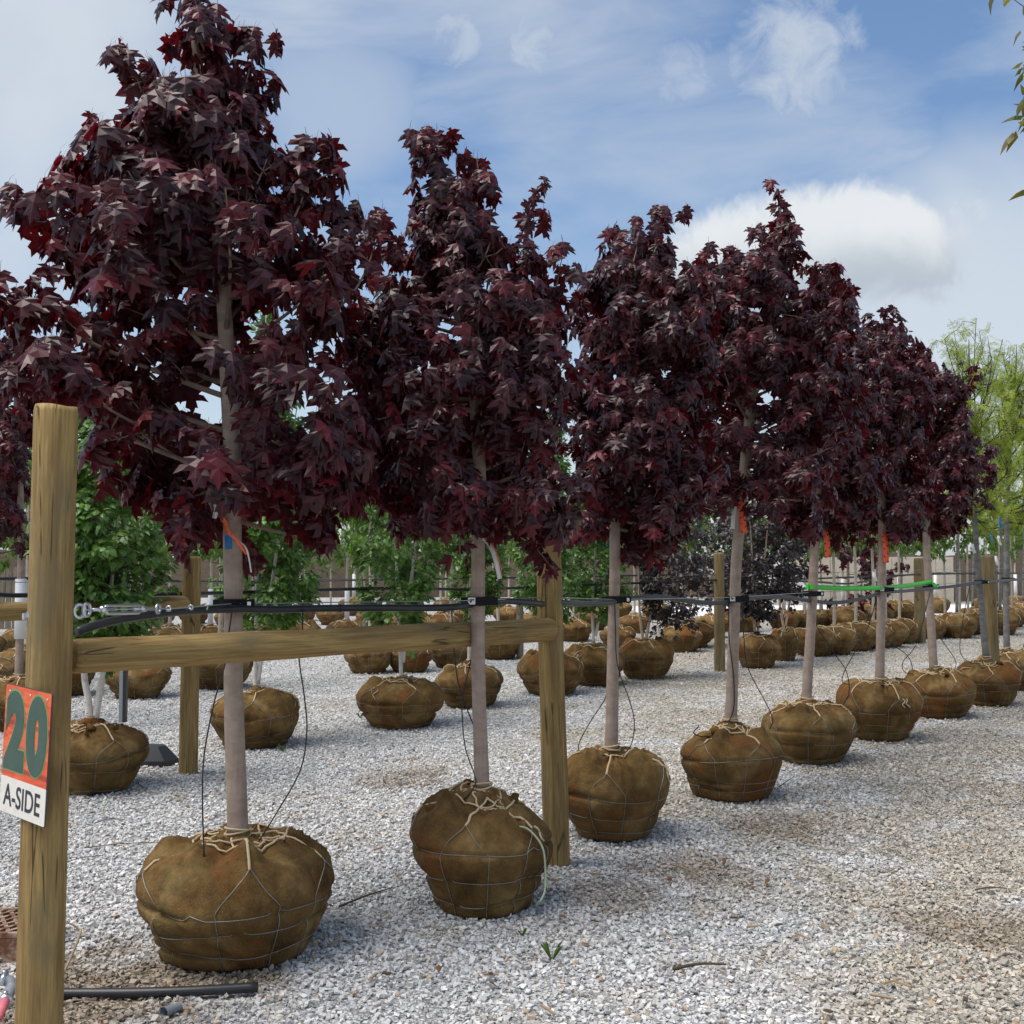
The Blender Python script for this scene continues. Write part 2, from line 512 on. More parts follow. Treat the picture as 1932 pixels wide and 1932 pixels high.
M['yellow_tag'] = plain('yellow_tag', (.62, .42, .03), .5, .3)
M['black_metal'] = plain('black_metal', (.018, .018, .02), .4, .5)
M['grey_metal'] = plain('grey_metal', (.30, .31, .32), .45, .5, .6)
M['black_plastic'] = plain('black_plastic', (.028, .031, .036), .5, .4, 0, .2)
M['pvc'] = plain('pvc', (.22, .24, .26), .45, .4, 0, .12)
M['pink_primer'] = plain('pink_primer', (.62, .16, .20), .6, .3, 0, .4, 40)
M['hollow_shade'] = plain('hollow_shade', (.060, .040, .024), .95, .1, 0, .5, 70)  # dark colour standing in for the shade under the box grate
M['twig_dead'] = plain('twig_dead', (.085, .060, .042), .85, .2, 0, .35, 40)
M['chip'] = plain('chip', (.34, .24, .15), .85, .2, 0, .3, 60)
M['grass'] = plain('grass', (.07, .14, .025), .6, .3)
M['brown_leaf'] = plain('brown_leaf', (.17, .090, .055), .8, .2, 0, .4, 30)

# ------------------------------------------------------------------ ground
def tint(t):
    """browner, dirtier drifts across the gravel"""
    w = t.co('World', (1, 1, 0))
    a = t.noise(w, .75, 4, .6, .5)
    b = t.noise(w, 2.6, 4, .6)
    sx = t.n('ShaderNodeSeparateXYZ'); t.t.links.new(t.n('ShaderNodeNewGeometry').outputs['Position'], sx.inputs[0])
    side = t.rng(sx.outputs['X'], -.6, 2.4, -.04, .10)
    m = t.math('ADD', t.math('MULTIPLY', a, .62), t.math('ADD', t.math('MULTIPLY', b, .38), side))
    dirt = 0.0
    for px, py, rad in ((215, 1870, .62), (420, 1850, .34), (1150, 1690, .40), (1290, 1640, .45), (760, 1470, .55), (1480, 1560, .5), (1860, 1760, .5)):
        g = G(px, py)
        dv = t.n('ShaderNodeVectorMath', operation='DISTANCE'); t.t.links.new(w, dv.inputs[0]); dv.inputs[1].default_value = (g[0], g[1], 0)
        q = t.math('ADD', dv.outputs['Value'], t.math('MULTIPLY', t.math('SUBTRACT', b, .5), rad * 2.2))
        dirt = t.math('MAXIMUM', t.rng(q, rad, rad * .35, 0, 1.0 if px < 500 else .6), dirt)
    return t.rng(m, .47, .64), dirt
t = NT('gravel_bed', .9, .15)
cells = t.voro(t.co('World', (1, 1, 0)), 42, 'F1', 'Color')
sp = t.n('ShaderNodeSeparateColor'); t.t.links.new(cells, sp.inputs[0])
edge = t.voro(t.co('World', (1, 1, 0)), 42, 'DISTANCE_TO_EDGE')
g = t.ramp(sp.outputs[0], [(0, (.28, .275, .27)), (.4, (.50, .495, .485)), (.75, (.64, .635, .625)), (1, (.76, .75, .74))])
g = t.mix(t.rng(edge, .10, .0, 0, .75), g, (.06, .055, .05))
d1, d2 = tint(t)
g = t.mix(t.math('MULTIPLY', d1, .75), g, (.82, .75, .62), 'MULTIPLY')
g = t.mix(t.math('MULTIPLY', d2, .9), g, (.45, .36, .26), 'MULTIPLY')
t.color(g)
t.bump(t.rng(edge, 0, .2), .6, .012)
M['gravel_bed'] = t.m
t = NT('gravel_stone', .85, .2)
r = t.rand()
g = t.ramp(r, [(0, (.26, .255, .25)), (.08, (.42, .415, .41)), (.40, (.58, .575, .565)), (.78, (.70, .695, .685)), (.94, (.80, .795, .785)), (.97, (.56, .46, .34)), (1, (.42, .29, .19))])
g = t.mix(t.rng(t.noise(t.co('World'), 60, 3), .3, .7, 0, .30), g, (.40, .39, .37))
d1, d2 = tint(t)
g = t.mix(t.math('MULTIPLY', d1, .85), g, (.78, .71, .60), 'MULTIPLY')
g = t.mix(t.math('MULTIPLY', d2, .9), g, (.50, .40, .29), 'MULTIPLY')
t.color(g)
M['gravel_stone'] = t.m

gm = MB()
xs = np.array([-900, -60, -20, -8, -4, 0, 4, 8, 20, 60, 900], float)
ys = np.array([-60, -4, 0, 4, 8, 12, 18, 26, 40, 80, 1500], float)
gx, gy = np.meshgrid(xs, ys)
gv = np.stack([gx.ravel(), gy.ravel(), np.zeros(gx.size)], -1)
i, j = np.meshgrid(np.arange(len(xs) - 1), np.arange(len(ys) - 1))
q = (j * len(xs) + i).ravel()
gm.add(gv, np.stack([q, q + 1, q + 1 + len(xs), q + len(xs)], -1))
ground = gm.obj('ground', M['gravel_bed'], smooth=False)
tag(ground, 'pale crushed gravel yard under all the trees', kind='structure')

def stones(seed, y0, y1, dens, smin, smax, cube):
    rng = np.random.default_rng(seed)
    area = .5 * (y1 ** 2 - y0 ** 2) + 1.4 * (y1 - y0)
    n = int(area * dens)
    y = np.sqrt(rng.uniform(0, 1, n * 2) * (y1 ** 2 - y0 ** 2) + y0 ** 2)[:n]
    x = rng.uniform(-1, 1, n) * (.5 * y + .7)
    s = smin + (smax - smin) * rng.beta(1.6, 3.0, n)
    if cube:
        base = np.array([[a, b, c] for a in (-1, 1) for b in (-1, 1) for c in (-1, 1)], float) * .62
        tri = np.array([[0, 1, 3], [0, 3, 2], [4, 6, 7], [4, 7, 5], [0, 4, 5], [0, 5, 1], [2, 3, 7], [2, 7, 6], [0, 2, 6], [0, 6, 4], [1, 5, 7], [1, 7, 3]])
    else:
        base = np.array([[1, 0, 0], [-1, 0, 0], [0, 1, 0], [0, -1, 0], [0, 0, 1], [0, 0, -1]], float)
        tri = np.array([[0, 2, 4], [2, 1, 4], [1, 3, 4], [3, 0, 4], [2, 0, 5], [1, 2, 5], [3, 1, 5], [0, 3, 5]])
    k = len(base)
    v = base[None] * rng.uniform(.55, 1.25, (n, k, 1)) + rng.normal(0, .16, (n, k, 3))
    v *= rng.uniform(.65, 1.2, (n, 1, 3)) * np.array([1.1, 1.0, .72])
    # random tilt then random heading
    ax = nrm(rng.normal(size=(n, 3))); an = rng.normal(0, .8, n)
    c, s_ = np.cos(an)[:, None, None], np.sin(an)[:, None, None]
    K = np.zeros((n, 3, 3)); K[:, 0, 1] = -ax[:, 2]; K[:, 0, 2] = ax[:, 1]; K[:, 1, 0] = ax[:, 2]; K[:, 1, 2] = -ax[:, 0]; K[:, 2, 0] = -ax[:, 1]; K[:, 2, 1] = ax[:, 0]
    Rm = np.eye(3)[None] + s_ * K + (1 - c) * (K @ K)
    h = rng.uniform(0, 6.28, n)
    Rz = np.zeros((n, 3, 3)); Rz[:, 0, 0] = np.cos(h); Rz[:, 0, 1] = -np.sin(h); Rz[:, 1, 0] = np.sin(h); Rz[:, 1, 1] = np.cos(h); Rz[:, 2, 2] = 1
    Rm = Rz @ Rm
    v = np.einsum('nij,nkj->nki', Rm, v) * (s / 2)[:, None, None]
    v[..., 0] += x[:, None]; v[..., 1] += y[:, None]; v[..., 2] += (s * rng.uniform(.05, .42, n))[:, None]
    f = (tri[None] + (np.arange(n) * k)[:, None, None]).reshape(-1, 3)
    return v.reshape(-1, 3), f, np.repeat(rng.uniform(0, 1, n), k)
sm = MB()
for args in ((1, 3.5, 6.5, 2300, .014, .040, True), (2, 6.5, 10, 1500, .016, .042, True), (3, 10, 16, 760, .018, .045, False), (4, 16, 26, 240, .020, .050, False)):
    v, f, a = stones(*args)
    sm.add(v, f, a)
gravel = sm.obj('gravel', M['gravel_stone'], smooth=False, attr=True)
tag(gravel, 'loose grey and white crushed stone covering the yard', 'gravel', kind='stuff')

# ------------------------------------------------------------------ leaves
def maple_leaf(fold, curl, seed):
    rng = np.random.default_rng(seed)
    half = {4: (.13, -.12), 5: (.47, -.08), 6: (.33, .09), 7: (.53, .15), 8: (.72, .44), 9: (.42, .43), 10: (.20, .40), 11: (.28, .70), 12: (.12, .73), 13: (.27, .20)}
    v = {0: (0, 0), 1: (0, .36), 2: (0, .68), 3: (0, 1.02)}
    z = {0: 0, 1: 0, 2: 0, 3: 0}
    tri_r = [(0, 4, 5), (0, 5, 6), (0, 6, 13), (13, 6, 7), (13, 7, 8), (13, 8, 9), (13, 9, 10), (13, 10, 1), (0, 13, 1), (1, 10, 11), (1, 11, 2), (2, 11, 12), (2, 12, 3)]
    low = {4: -.03, 6: -.085, 7: -.05, 9: -.05, 10: -.10, 11: -.04, 12: -.04, 5: -.02, 8: 0, 13: 0}
    pts = [(*v[i], z[i]) for i in range(4)]
    idx = {i: i for i in range(4)}
    tris = []
    for sgn in (1, -1):
        mp_ = dict(idx)
        for k, (x, y) in half.items():
            mp_[k] = len(pts)
            jx, jy = rng.normal(0, .02, 2)
            pts.append((sgn * (x + jx), y + jy, low[k] + rng.normal(0, .012)))
        for a, b, c in tri_r:
            tris.append((mp_[a], mp_[b], mp_[c]) if sgn > 0 else (mp_[a], mp_[c], mp_[b]))
    p = np.array(pts)
    r2 = p[:, 0] ** 2 + np.maximum(p[:, 1], 0) ** 2
    p[:, 2] += -fold * np.abs(p[:, 0]) - curl * r2 + rng.normal(0, .02) * p[:, 0]
    p[:, 1] *= (1 - .10 * curl)
    # petiole
    k = len(p)
    pet = np.array([[.012, 0, 0], [-.012, 0, 0], [.009, -.26, .09], [-.009, -.26, .09], [.007, -.55, .03], [-.007, -.55, .03]])
    p = np.vstack([p, pet])
    tris += [(k, k + 2, k + 1), (k + 1, k + 2, k + 3), (k + 2, k + 4, k + 3), (k + 3, k + 4, k + 5)]
    return p, np.array(tris)
MAPLE = [maple_leaf(.10, .18, 1), maple_leaf(.34, .30, 2), maple_leaf(.20, .48, 3), maple_leaf(-.06, .30, 4), maple_leaf(.55, .16, 5)]
def small_leaf(w, fold, curl):
    p = np.array([[0, 0, 0], [0, .42, 0], [0, 1, 0], [w, .22, 0], [w * .72, .56, 0], [-w, .22, 0], [-w * .72, .56, 0], [.02, -.35, .05], [-.02, -.35, .05]], float)
    p[:, 2] += -fold * np.abs(p[:, 0]) - curl * p[:, 1] ** 2 * (p[:, 1] > 0)
    return p, np.array([[0, 3, 1], [1, 3, 4], [1, 4, 2], [0, 1, 5], [1, 6, 5], [1, 2, 6], [0, 8, 7]])
BIRCH = [small_leaf(.42, .3, .25), small_leaf(.38, .5, .4), small_leaf(.45, .1, .15)]
PEAR = [small_leaf(.30, .5, .35), small_leaf(.26, .7, .6)]
def frond(n=7, seed=0):
    rng = np.random.default_rng(seed)
    v, f = [], []
    for i in range(n):
        y = .12 + .88 * i / n
        z = -.35 * y * y
        for sg in (-1, 1):
            k = len(v); l = .22 * (1 - .45 * abs(i / n - .4)); a = rng.normal(0, .05)
            v += [(0, y, z), (sg * l * .55, y + .02 + .05, z - .02 + a), (sg * l, y + .10, z - .07 + a), (sg * l * .5, y + .13, z - .04 + a)]
            f.append((k, k + 1, k + 2, k + 3) if sg > 0 else (k, k + 3, k + 2, k + 1))
    k = len(v)
    v += [(-.012, 0, 0), (.012, 0, 0), (.008, 1, -.35), (-.008, 1, -.35)]
    f.append((k, k + 1, k + 2, k + 3))
    return np.array(v), np.array(f)
FROND = [frond(7, 1), frond(8, 2)]

def vein_of(p):
    """1 on the ribs of a maple blade, 0 at its sinuses"""
    b = np.zeros(len(p))
    if len(p) == 30: b[[0, 1, 2, 3, 5, 8, 13, 15, 18, 23]] = 1.0
    return b
def leaf_meshes(kind, name, mat):
    return [MB().add(p, f, 0.0, 0, vein_of(p)).mesh(name, mat, smooth=False, attr=True) for p, f in kind]

class Leaves:
    def __init__(s): s.p, s.R, s.s, s.k, s.r = [], [], [], [], []
    def emit(s, rng, p, tan, outw, size, droop, pet, nk):
        """leaves in opposite pairs: p nodes (K,3), tan twig direction, outw crown outward"""
        K = len(p)
        if not K: return
        a = nrm(np.cross(tan, rng.normal(size=(K, 3))))
        q = nrm(a + outw * rng.uniform(0, .9, (K, 1)))
        sz = rng.uniform(size[0], size[1], K)
        down = np.array([0, 0, -1.0])
        tip = nrm(q * .55 + outw * .30 + tan * .15 + down * rng.uniform(droop[0], droop[1], (K, 1)) + rng.normal(0, .16, (K, 3)))
        nn = np.array([0, 0, 1.0]) + outw * .55 + q * .25 + rng.normal(0, .33, (K, 3))
        nn = nrm(nn - tip * (nn * tip).sum(-1, keepdims=True))
        xx = np.cross(tip, nn)
        Rm = np.stack([xx, tip, nn], -1)
        pos = p + (q * .8 + np.array([0, 0, .25])) * (sz * pet)[:, None]
        s.p.append(pos); s.R.append(Rm); s.s.append(sz); s.k.append(rng.integers(0, nk, K)); s.r.append(rng.uniform(0, 1, K))
    def done(s):
        s.p, s.R, s.s, s.k, s.r = (np.concatenate(x) for x in (s.p, s.R, s.s, s.k, s.r))
        return s
    def keep(s, m):
        s.p, s.R, s.s, s.k, s.r = s.p[m], s.R[m], s.s[m], s.k[m], s.r[m]
        return s

def joined(lv, kind, sel):
    mb = MB()
    for k, (bp, bf) in enumerate(kind):
        m = sel & (lv.k == k)
        if not m.any(): continue
        Rm, ss, pp = lv.R[m], lv.s[m], lv.p[m]
        v = np.einsum('nij,kj->nki', Rm, bp) * ss[:, None, None] + pp[:, None]
        n = len(pp)
        f = (bf[None] + (np.arange(n) * len(bp))[:, None, None]).reshape(-1, bf.shape[1])
        mb.add(v, f, np.repeat(lv.r[m], len(bp)), 0, np.tile(vein_of(bp), n))
    return mb

def grow(seed, trunk, env, nb, nleaf, zb, zt, shoots=(), size=(.08, .16), space=.06, twig=(.12, .34), droop=(.8, 2.3), rise=(.15, .6), br=.014, nk=5, pet=.5, tw_r=.0026, young=.75):
    """branches (list of MB, one for each limb) and leaves filling an envelope"""
    rng = np.random.default_rng(seed)
    tz, tp = trunk[:, 2], trunk
    def tr(z): return np.array([np.interp(z, tz, tp[:, k]) for k in range(3)])
    lump = sines(rng, 6, 2.6)
    def lumps(x, y, z):
        a = math.atan2(y, x)
        hi = (z - zb) / (zt - zb + 1e-6)
        return (1 + .15 * float(lump(np.array([math.cos(a) * .8, math.sin(a) * .8, z * 1.6])))) * (1 - .12 * max(0.0, (hi - .6) / .4))
    def inside(p, f=1.0):
        cx, rx, ry = env(p[2])
        f = f * lumps(p[0] - cx, p[1], p[2])
        return ((p[0] - cx) / (rx * f + 1e-6)) ** 2 + (p[1] / (ry * f + 1e-6)) ** 2 <= 1
    def outward(p):
        cx, _, _ = env(np.clip(p[..., 2], zb, zt))
        o = np.stack([p[..., 0] - cx, p[..., 1], 0 * p[..., 2] + .08], -1)
        return nrm(o)
    limbs, L = [], Leaves()
    paths = []
    for i in range(nb):
        t = (i + rng.uniform(.1, .9)) / nb
        za = zb + (zt - zb) * t ** 1.15 * .86
        lowb = max(0.0, 1 - t / .4)
        ztip = min(zt, za + (rng.uniform(*rise) * (1 - .35 * t)) * (1 - .95 * lowb) - .10 * lowb)
        az = i * 2.39996 + rng.normal(0, .25)
        cx, rx, ry = env(ztip)
        rr = rng.uniform(.62, .98) * lumps(math.cos(az), math.sin(az), ztip)
        tipp = np.array([cx + math.cos(az) * rx * rr, math.sin(az) * ry * rr, ztip])
        p0 = tr(za)
        ln = np.linalg.norm(tipp - p0)
        o = nrm(np.array([math.cos(az), math.sin(az), 0]))
        c = (p0 + tipp) / 2 + (o * .10 - np.array([0, 0, .10])) * ln + rng.normal(0, .03, 3) * ln
        s = np.linspace(0, 1, 9)[:, None]
        path = p0 * (1 - s) ** 2 + 2 * c * s * (1 - s) + tipp * s * s
        mb = MB(); r0 = br * (.55 + .45 * min(1, ln / .7)) * (1 - .45 * t)
        mb.add(*tube(path, np.linspace(r0, tw_r, 9), 6, False))
        limbs.append(mb); paths.append((path, .12))
    for sh in shoots:
        path = smooth_path(sh['p'], 12)
        mb = MB(); mb.add(*tube(path, np.linspace(sh.get('r', .009), tw_r, len(path)), 6, False))
        limbs.append(mb)
        seg = np.concatenate([[0], np.cumsum(np.linalg.norm(np.diff(path, axis=0), axis=1))])
        st = sh.get('start', .35)
        n = max(3, int(seg[-1] * (1 - st) / (space * .8) * sh.get('dense', 1.0)))
        ts = np.linspace(st, 1, n) * seg[-1]
        pts = np.stack([np.interp(ts, seg, path[:, k]) for k in range(3)], -1)
        tg = nrm(np.gradient(pts, axis=0))
        w = sh.get('size', .85)
        for rep in range(2):
            L.emit(rng, pts, tg, nrm(rng.normal(size=(n, 3)) * [1, 1, .2]), (size[0] * w, size[1] * w), droop, pet, nk)
        # short side twigs near the top
        for q in range(int(sh.get('twigs', 3))):
            k = rng.integers(int(n * .15), n)
            dv = nrm(np.array([rng.normal(), rng.normal(), .35])); ln = rng.uniform(.06, .16) * sh.get('tl', 1.0)
            e = pts[k] + dv * ln
            mb.add(*tube(np.array([pts[k], (pts[k] + e) / 2 + [0, 0, .01], e]), [tw_r * 1.3, tw_r, tw_r], 4, False))
            pp = np.array([pts[k] + dv * ln * .6, e, e])
            for rep in range(2):
                L.emit(rng, pp, np.repeat(dv[None], 3, 0), np.repeat(nrm(dv * [1, 1, .2])[None], 3, 0), (size[0] * w, size[1] * w), droop, pet, nk)
    count = sum(len(x) for x in L.p)
    guard = 0
    while count < nleaf and guard < 20000:
        guard += 1
        bi = rng.integers(0, len(paths)); path, st = paths[bi]
        s = st + (1 - st) * rng.uniform() ** .8
        x = s * (len(path) - 1); i0 = min(int(x), len(path) - 2)
        p = path[i0] + (path[i0 + 1] - path[i0]) * (x - i0)
        tg = nrm(path[i0 + 1] - path[i0])
        ok = False
        for tries in range(5):
            dv = nrm(tg * .5 + rng.normal(0, .65, 3) + np.array([0, 0, .22]) + outward(p) * .35)
            ln = rng.uniform(*twig)
            e = p + dv * ln
            if inside(e, 1.0): ok = True; break
        if not ok: continue
        mid = (p + e) / 2 + rng.normal(0, .04, 3) * ln - np.array([0, 0, .06 * ln])
        limbs[bi].add(*tube(np.array([p, mid, e]), [tw_r * 1.5, tw_r * 1.2, tw_r * .8], 4, False))
        n = max(2, int(ln / space))
        ts = np.linspace(.25, 1, n)[:, None]
        pts = p * (1 - ts) ** 2 + 2 * mid * ts * (1 - ts) + e * ts ** 2
        td = np.repeat(nrm(e - p)[None], n, 0)
        ow = outward(pts)
        for rep in range(2):
            L.emit(rng, pts, td, ow, size, droop, pet, nk)
        L.emit(rng, e[None], td[:1], ow[-1:], (size[0] * young, size[1] * young), droop, pet, nk)
        count += 2 * n + 1
    return limbs, L.done()

# ------------------------------------------------------------------ root balls
PROF = np.array([(.60, 0), (.71, .035), (.80, .16), (.90, .33), (.97, .46), (1.0, .56), (.985, .66), (.94, .75), (.85, .84), (.70, .915), (.52, .96), (.34, .99), (.20, 1.01), (.14, 1.03), (.11, 1.07)])
def ball_fn(seed, Rr, h, bottom=1.0, squash=0.0):
    rng = np.random.default_rng(seed)
    d = np.concatenate([[0], np.cumsum(np.hypot(*np.diff(PROF, axis=0).T))]); d /= d[-1]
    fine = np.linspace(0, 1, 400)
    pr = np.interp(fine, d, PROF[:, 0]); pz = np.interp(fine, d, PROF[:, 1])
    ker = np.hanning(21); ker /= ker.sum()
    prs = np.convolve(np.pad(pr, 10, 'edge'), ker, 'valid'); pzs = np.convolve(np.pad(pz, 10, 'edge'), ker, 'valid')
    prs[:6] = pr[:6]; pzs[:6] = pz[:6]
    lowf = sines(rng, 7, 4.0); mid = sines(rng, 10, 13); hi = sines(rng, 12, 34)
    rings = np.array([.14, .33, .54]) + rng.normal(0, .025, 3)
    nv = 10; va = np.arange(nv) * 2 * np.pi / nv + rng.uniform(0, 1) + rng.normal(0, .05, nv)
    ph = rng.uniform(0, 6.28, 6)
    knots = rng.uniform(0, 2 * np.pi, 4)
    ringtilt = rng.normal(0, .05, (3, 2))
    tuck = np.stack([rng.uniform(0, 6.28, 4), rng.normal(0, .7, 4), rng.choice([-1, 1], 4) * rng.uniform(.5, 1.2, 4)], -1)
    def zr(k, th):
        return rings[k] + ringtilt[k, 0] * np.sin(th + ph[k]) * .6 + .012 * np.sin(3 * th + ph[k + 1])
    def S(th, s):
        th = np.asarray(th, float); s = np.asarray(s, float)
        r = np.interp(s, fine, prs); z = np.interp(s, fine, pzs)
        lowb = np.clip((.62 - z) / .62, 0, 1)
        r = r * (1 - (1 - bottom) * lowb)
        base = np.stack([np.cos(th) * r * Rr, np.sin(th) * r * Rr, z * h], -1)
        body = np.clip((r - .2) / .3, 0, 1)
        dr = body * (.050 * lowf(base) + .020 * mid(base) + .007 * hi(base))
        # cloth bulges between the wires, unevenly
        for k in range(3):
            dz = z - zr(k, th)
            amt = np.clip(.55 + .55 * np.sin(2 * th + ph[k] * 3) + .45 * np.sin(5 * th + ph[k + 2]), .08, 1.3)
            dr = dr - .058 * amt * np.exp(-(dz / .020) ** 2) * body - .022 * amt * np.exp(-(dz / .07) ** 2) * body
        dth = np.min(np.abs((th[..., None] - va + np.pi) % (2 * np.pi) - np.pi), -1)
        dr = dr - .016 * np.exp(-(dth / .05) ** 2) * (z < .80) * body
        # a few long slanting tucks in the wrapped cloth
        for k in range(4):
            u = (th - tuck[k, 0] - tuck[k, 1] * (z - .4) + np.pi) % (2 * np.pi) - np.pi
            dr = dr + body * .030 * tuck[k, 2] * (np.clip(u / .05, -1, 1) * np.exp(-(u / .28) ** 2)) * np.clip(1.1 - z, 0, 1)
        # gathered cloth: pleats running to the trunk
        top = np.clip((z - .55) / .28, 0, 1) * np.clip((1.03 - z) / .03 + .45, 0, 1)
        w = th * 8 + 2.6 * np.sin(2 * th + ph[3]) + 1.8 * np.sin(5 * th + ph[4]) + 6 * (1 - r) * np.sin(3 * th + ph[5])
        sel = .35 + .65 * np.clip(.5 + .8 * np.sin(3 * th + ph[1]) + .5 * np.sin(7 * th + ph[2]), 0, 1)
        pl = (1 - 2 * np.abs(np.sin(w)) ** .45) * sel
        w2 = th * 23 + 3 * np.sin(3 * th + ph[0]) + 9 * (1 - r) + 2 * mid(base)
        dr = dr + top * (.030 * pl + .012 * np.sin(w2)) * body
        dzk = 0
        for kk in knots:
            a = np.abs((th - kk + np.pi) % (2 * np.pi) - np.pi)
            dzk = dzk + np.exp(-(a / .20) ** 2) * np.exp(-((r - .62) / .16) ** 2) * (z > .72)
            dzk = dzk - .55 * np.exp(-((a - .36) / .13) ** 2) * np.exp(-((r - .60) / .18) ** 2) * (z > .72)
        crum = np.clip((.80 - r) / .3, 0, 1) * (z > .8) * np.clip((r - .13) / .1, 0, 1)
        rr = r + dr + .03 * dzk
        zz = z * h + h * (.075 * dzk + top * .030 * pl * (r < .8) + body * top * .05 * lowf(base * 1.3) + crum * (.030 * mid(base * 1.6) + .016 * hi(base * 1.2)))
        return np.stack([np.cos(th) * rr * Rr, np.sin(th) * rr * Rr, np.maximum(zz, 0)], -1)
    def on(th, s, off=.004):
        p = S(th, s); e = 1e-3
        a = S(np.asarray(th) + e, s) - p; b = S(th, np.asarray(s) + e) - p
        n = nrm(np.cross(a, b))
        return p + n * off
    def s_of(zf):
        return np.interp(zf, pzs[:330], fine[:330])
    return S, on, s_of, zr, va, rng

def ball_mesh(S, nt, ns):
    th = np.linspace(0, 2 * np.pi, nt, endpoint=False)
    s = np.linspace(0, 1, ns) ** .95
    T, SS = np.meshgrid(th, s)
    v = S(T, SS).reshape(-1, 3)
    i = np.arange(ns - 1)[:, None] * nt; j = np.arange(nt)[None, :]; k = (j + 1) % nt
    f = np.stack([i + j, i + k, i + nt + k, i + nt + j], -1).reshape(-1, 4)
    mb = MB(); mb.add(v, f)
    return mb

def root_ball(parent, seed, Rr, h, detail, bottom=1.0, rot=0.0, tr=.045, loose=False, knots=True):
    """parts: root_ball (> wire_ring, wire_upright, twine, knot)"""
    S, on, s_of, zr, va, rng = ball_fn(seed, Rr, h, bottom)
    nt, ns = {3: (200, 96), 2: (130, 64), 1: (72, 36), 0: (36, 18)}[detail]
    b = ball_mesh(S, nt, ns).obj('root_ball', M['burlap'], parent)
    b.rotation_euler = (0, 0, rot)
    if detail == 0: return b
    wr = .0021 if detail >= 2 else .0028
    nseg = {3: 90, 2: 60, 1: 36}[detail]
    for k in range(3):
        th = np.linspace(0, 2 * np.pi, nseg)
        off = np.full(nseg, .004)
        p = on(th, s_of(zr(k, th)), .0030)
        # crimps in the wire
        for c in rng.uniform(0, 2 * np.pi, 5):
            dd = (th - c + np.pi) % (2 * np.pi) - np.pi
            p[:, 2] += np.where((dd > 0) & (dd < .16), .022 * (1 - np.abs(dd) / .16), 0)
        MB().add(*tube(p, wr, 5, False)).obj('wire_ring', M['basket_wire'], b)
    anchors = []
    for q, a in enumerate(va):
        if q % 2: continue
        a2 = va[(q + 1) % len(va)]
        if a2 < a: a2 += 2 * np.pi
        am = (a + a2) / 2
        sl = np.linspace(0.02, s_of(.60), 14)
        st = s_of(.80) + rng.normal(0, .008)
        up = on(np.full(14, a), sl, .004); dn = on(np.full(14, a2), sl[::-1], .004)
        tp = on(np.array([a + (am - a) * .45, am - .03, am, am + .04, a2 - (a2 - am) * .45]), np.array([s_of(.72), st - .01, st + .012, st - .006, s_of(.70)]), .010)
        MB().add(*tube(smooth_path(np.vstack([up, tp, dn])[::1], 60), wr, 5, False)).obj('wire_upright', M['basket_wire'], b)
        anchors.append((am, st + .01))
    # twine web
    tw = MB(); rt = .0052 if detail >= 2 else .0065
    smax = .93
    n = len(anchors)
    inner = [(a + rng.normal(0, .1), .805 + rng.uniform(-.02, .02)) for a, _ in anchors]
    def run(pairs, m=9, off=.006, r=rt):
        a = np.array([x[0] for x in pairs]); s = np.array([x[1] for x in pairs])
        t0 = np.linspace(0, len(pairs) - 1, m)
        pp = on(np.interp(t0, range(len(pairs)), a), np.interp(t0, range(len(pairs)), s), off)
        pp[1:-1, 2] += rng.normal(0, .0015, m - 2)
        tw.add(*tube(pp, r, 5, False))
    for q in range(n):
        a, st = anchors[q]; ia, is_ = inner[q]
        run([(a, st), (ia, is_)], 6, .007, rt * 1.25)
        nx = inner[(q + 1) % n]; na = nx[0] + (2 * np.pi if nx[0] < ia else 0)
        run([(ia, is_), (na, nx[1])], 10, .012)
        run([(ia, is_), (ia + .35, smax)], 7, .010)
        run([(ia, is_), (ia - .40, smax)], 7, .010)
        if rng.uniform() < .6: run([(ia, is_), (ia + 1.5, smax - .01)], 9, .014)
    for k in range(3):
        th = np.linspace(0, 2 * np.pi, 26); p = np.stack([np.cos(th) * (tr + .008), np.sin(th) * (tr + .008), np.full(26, h * 1.035) + .012 * k + .01 * np.sin(th + k * 2)], -1)
        tw.add(*tube(p, rt, 5, False))
    # hanging ends
    for q in range(2):
        a, st = anchors[rng.integers(0, n)]
        ss = np.linspace(st, s_of(.66), 6)
        pp = on(a + .05 * np.sin(np.arange(6) * 1.3 + q) + .1 * (q + 1), ss, .008)
        tw.add(*tube(pp, rt, 5, True))
    tw.obj('twine', M['twine'], b)
    if knots and detail >= 2:
        for q in range(3):
            a = rng.uniform(0, 2 * np.pi); c = on(np.array([a]), np.array([.80]), .0)[0]
            u = np.linspace(0, np.pi, 9)[:, None]; w = np.linspace(0, 2 * np.pi, 14, endpoint=False)[None]
            f1 = sines(rng, 8, 90)
            dirs = np.stack([np.sin(u) * np.cos(w), np.sin(u) * np.sin(w), np.cos(u) + 0 * w], -1)
            rr = .030 * (1 + .35 * f1(dirs * .03)) * (1 + .25 * np.sin(w * 5 + u * 3))
            vv = (c + dirs * rr[..., None] * np.array([1.2, 1.0, .8])).reshape(-1, 3)
            i = np.arange(8)[:, None] * 14; j = np.arange(14)[None]; k = (j + 1) % 14
            MB().add(vv, np.stack([i + j, i + 14 + j, i + 14 + k, i + k], -1).reshape(-1, 4)).obj('cloth_knot', M['burlap'], b)
    return b

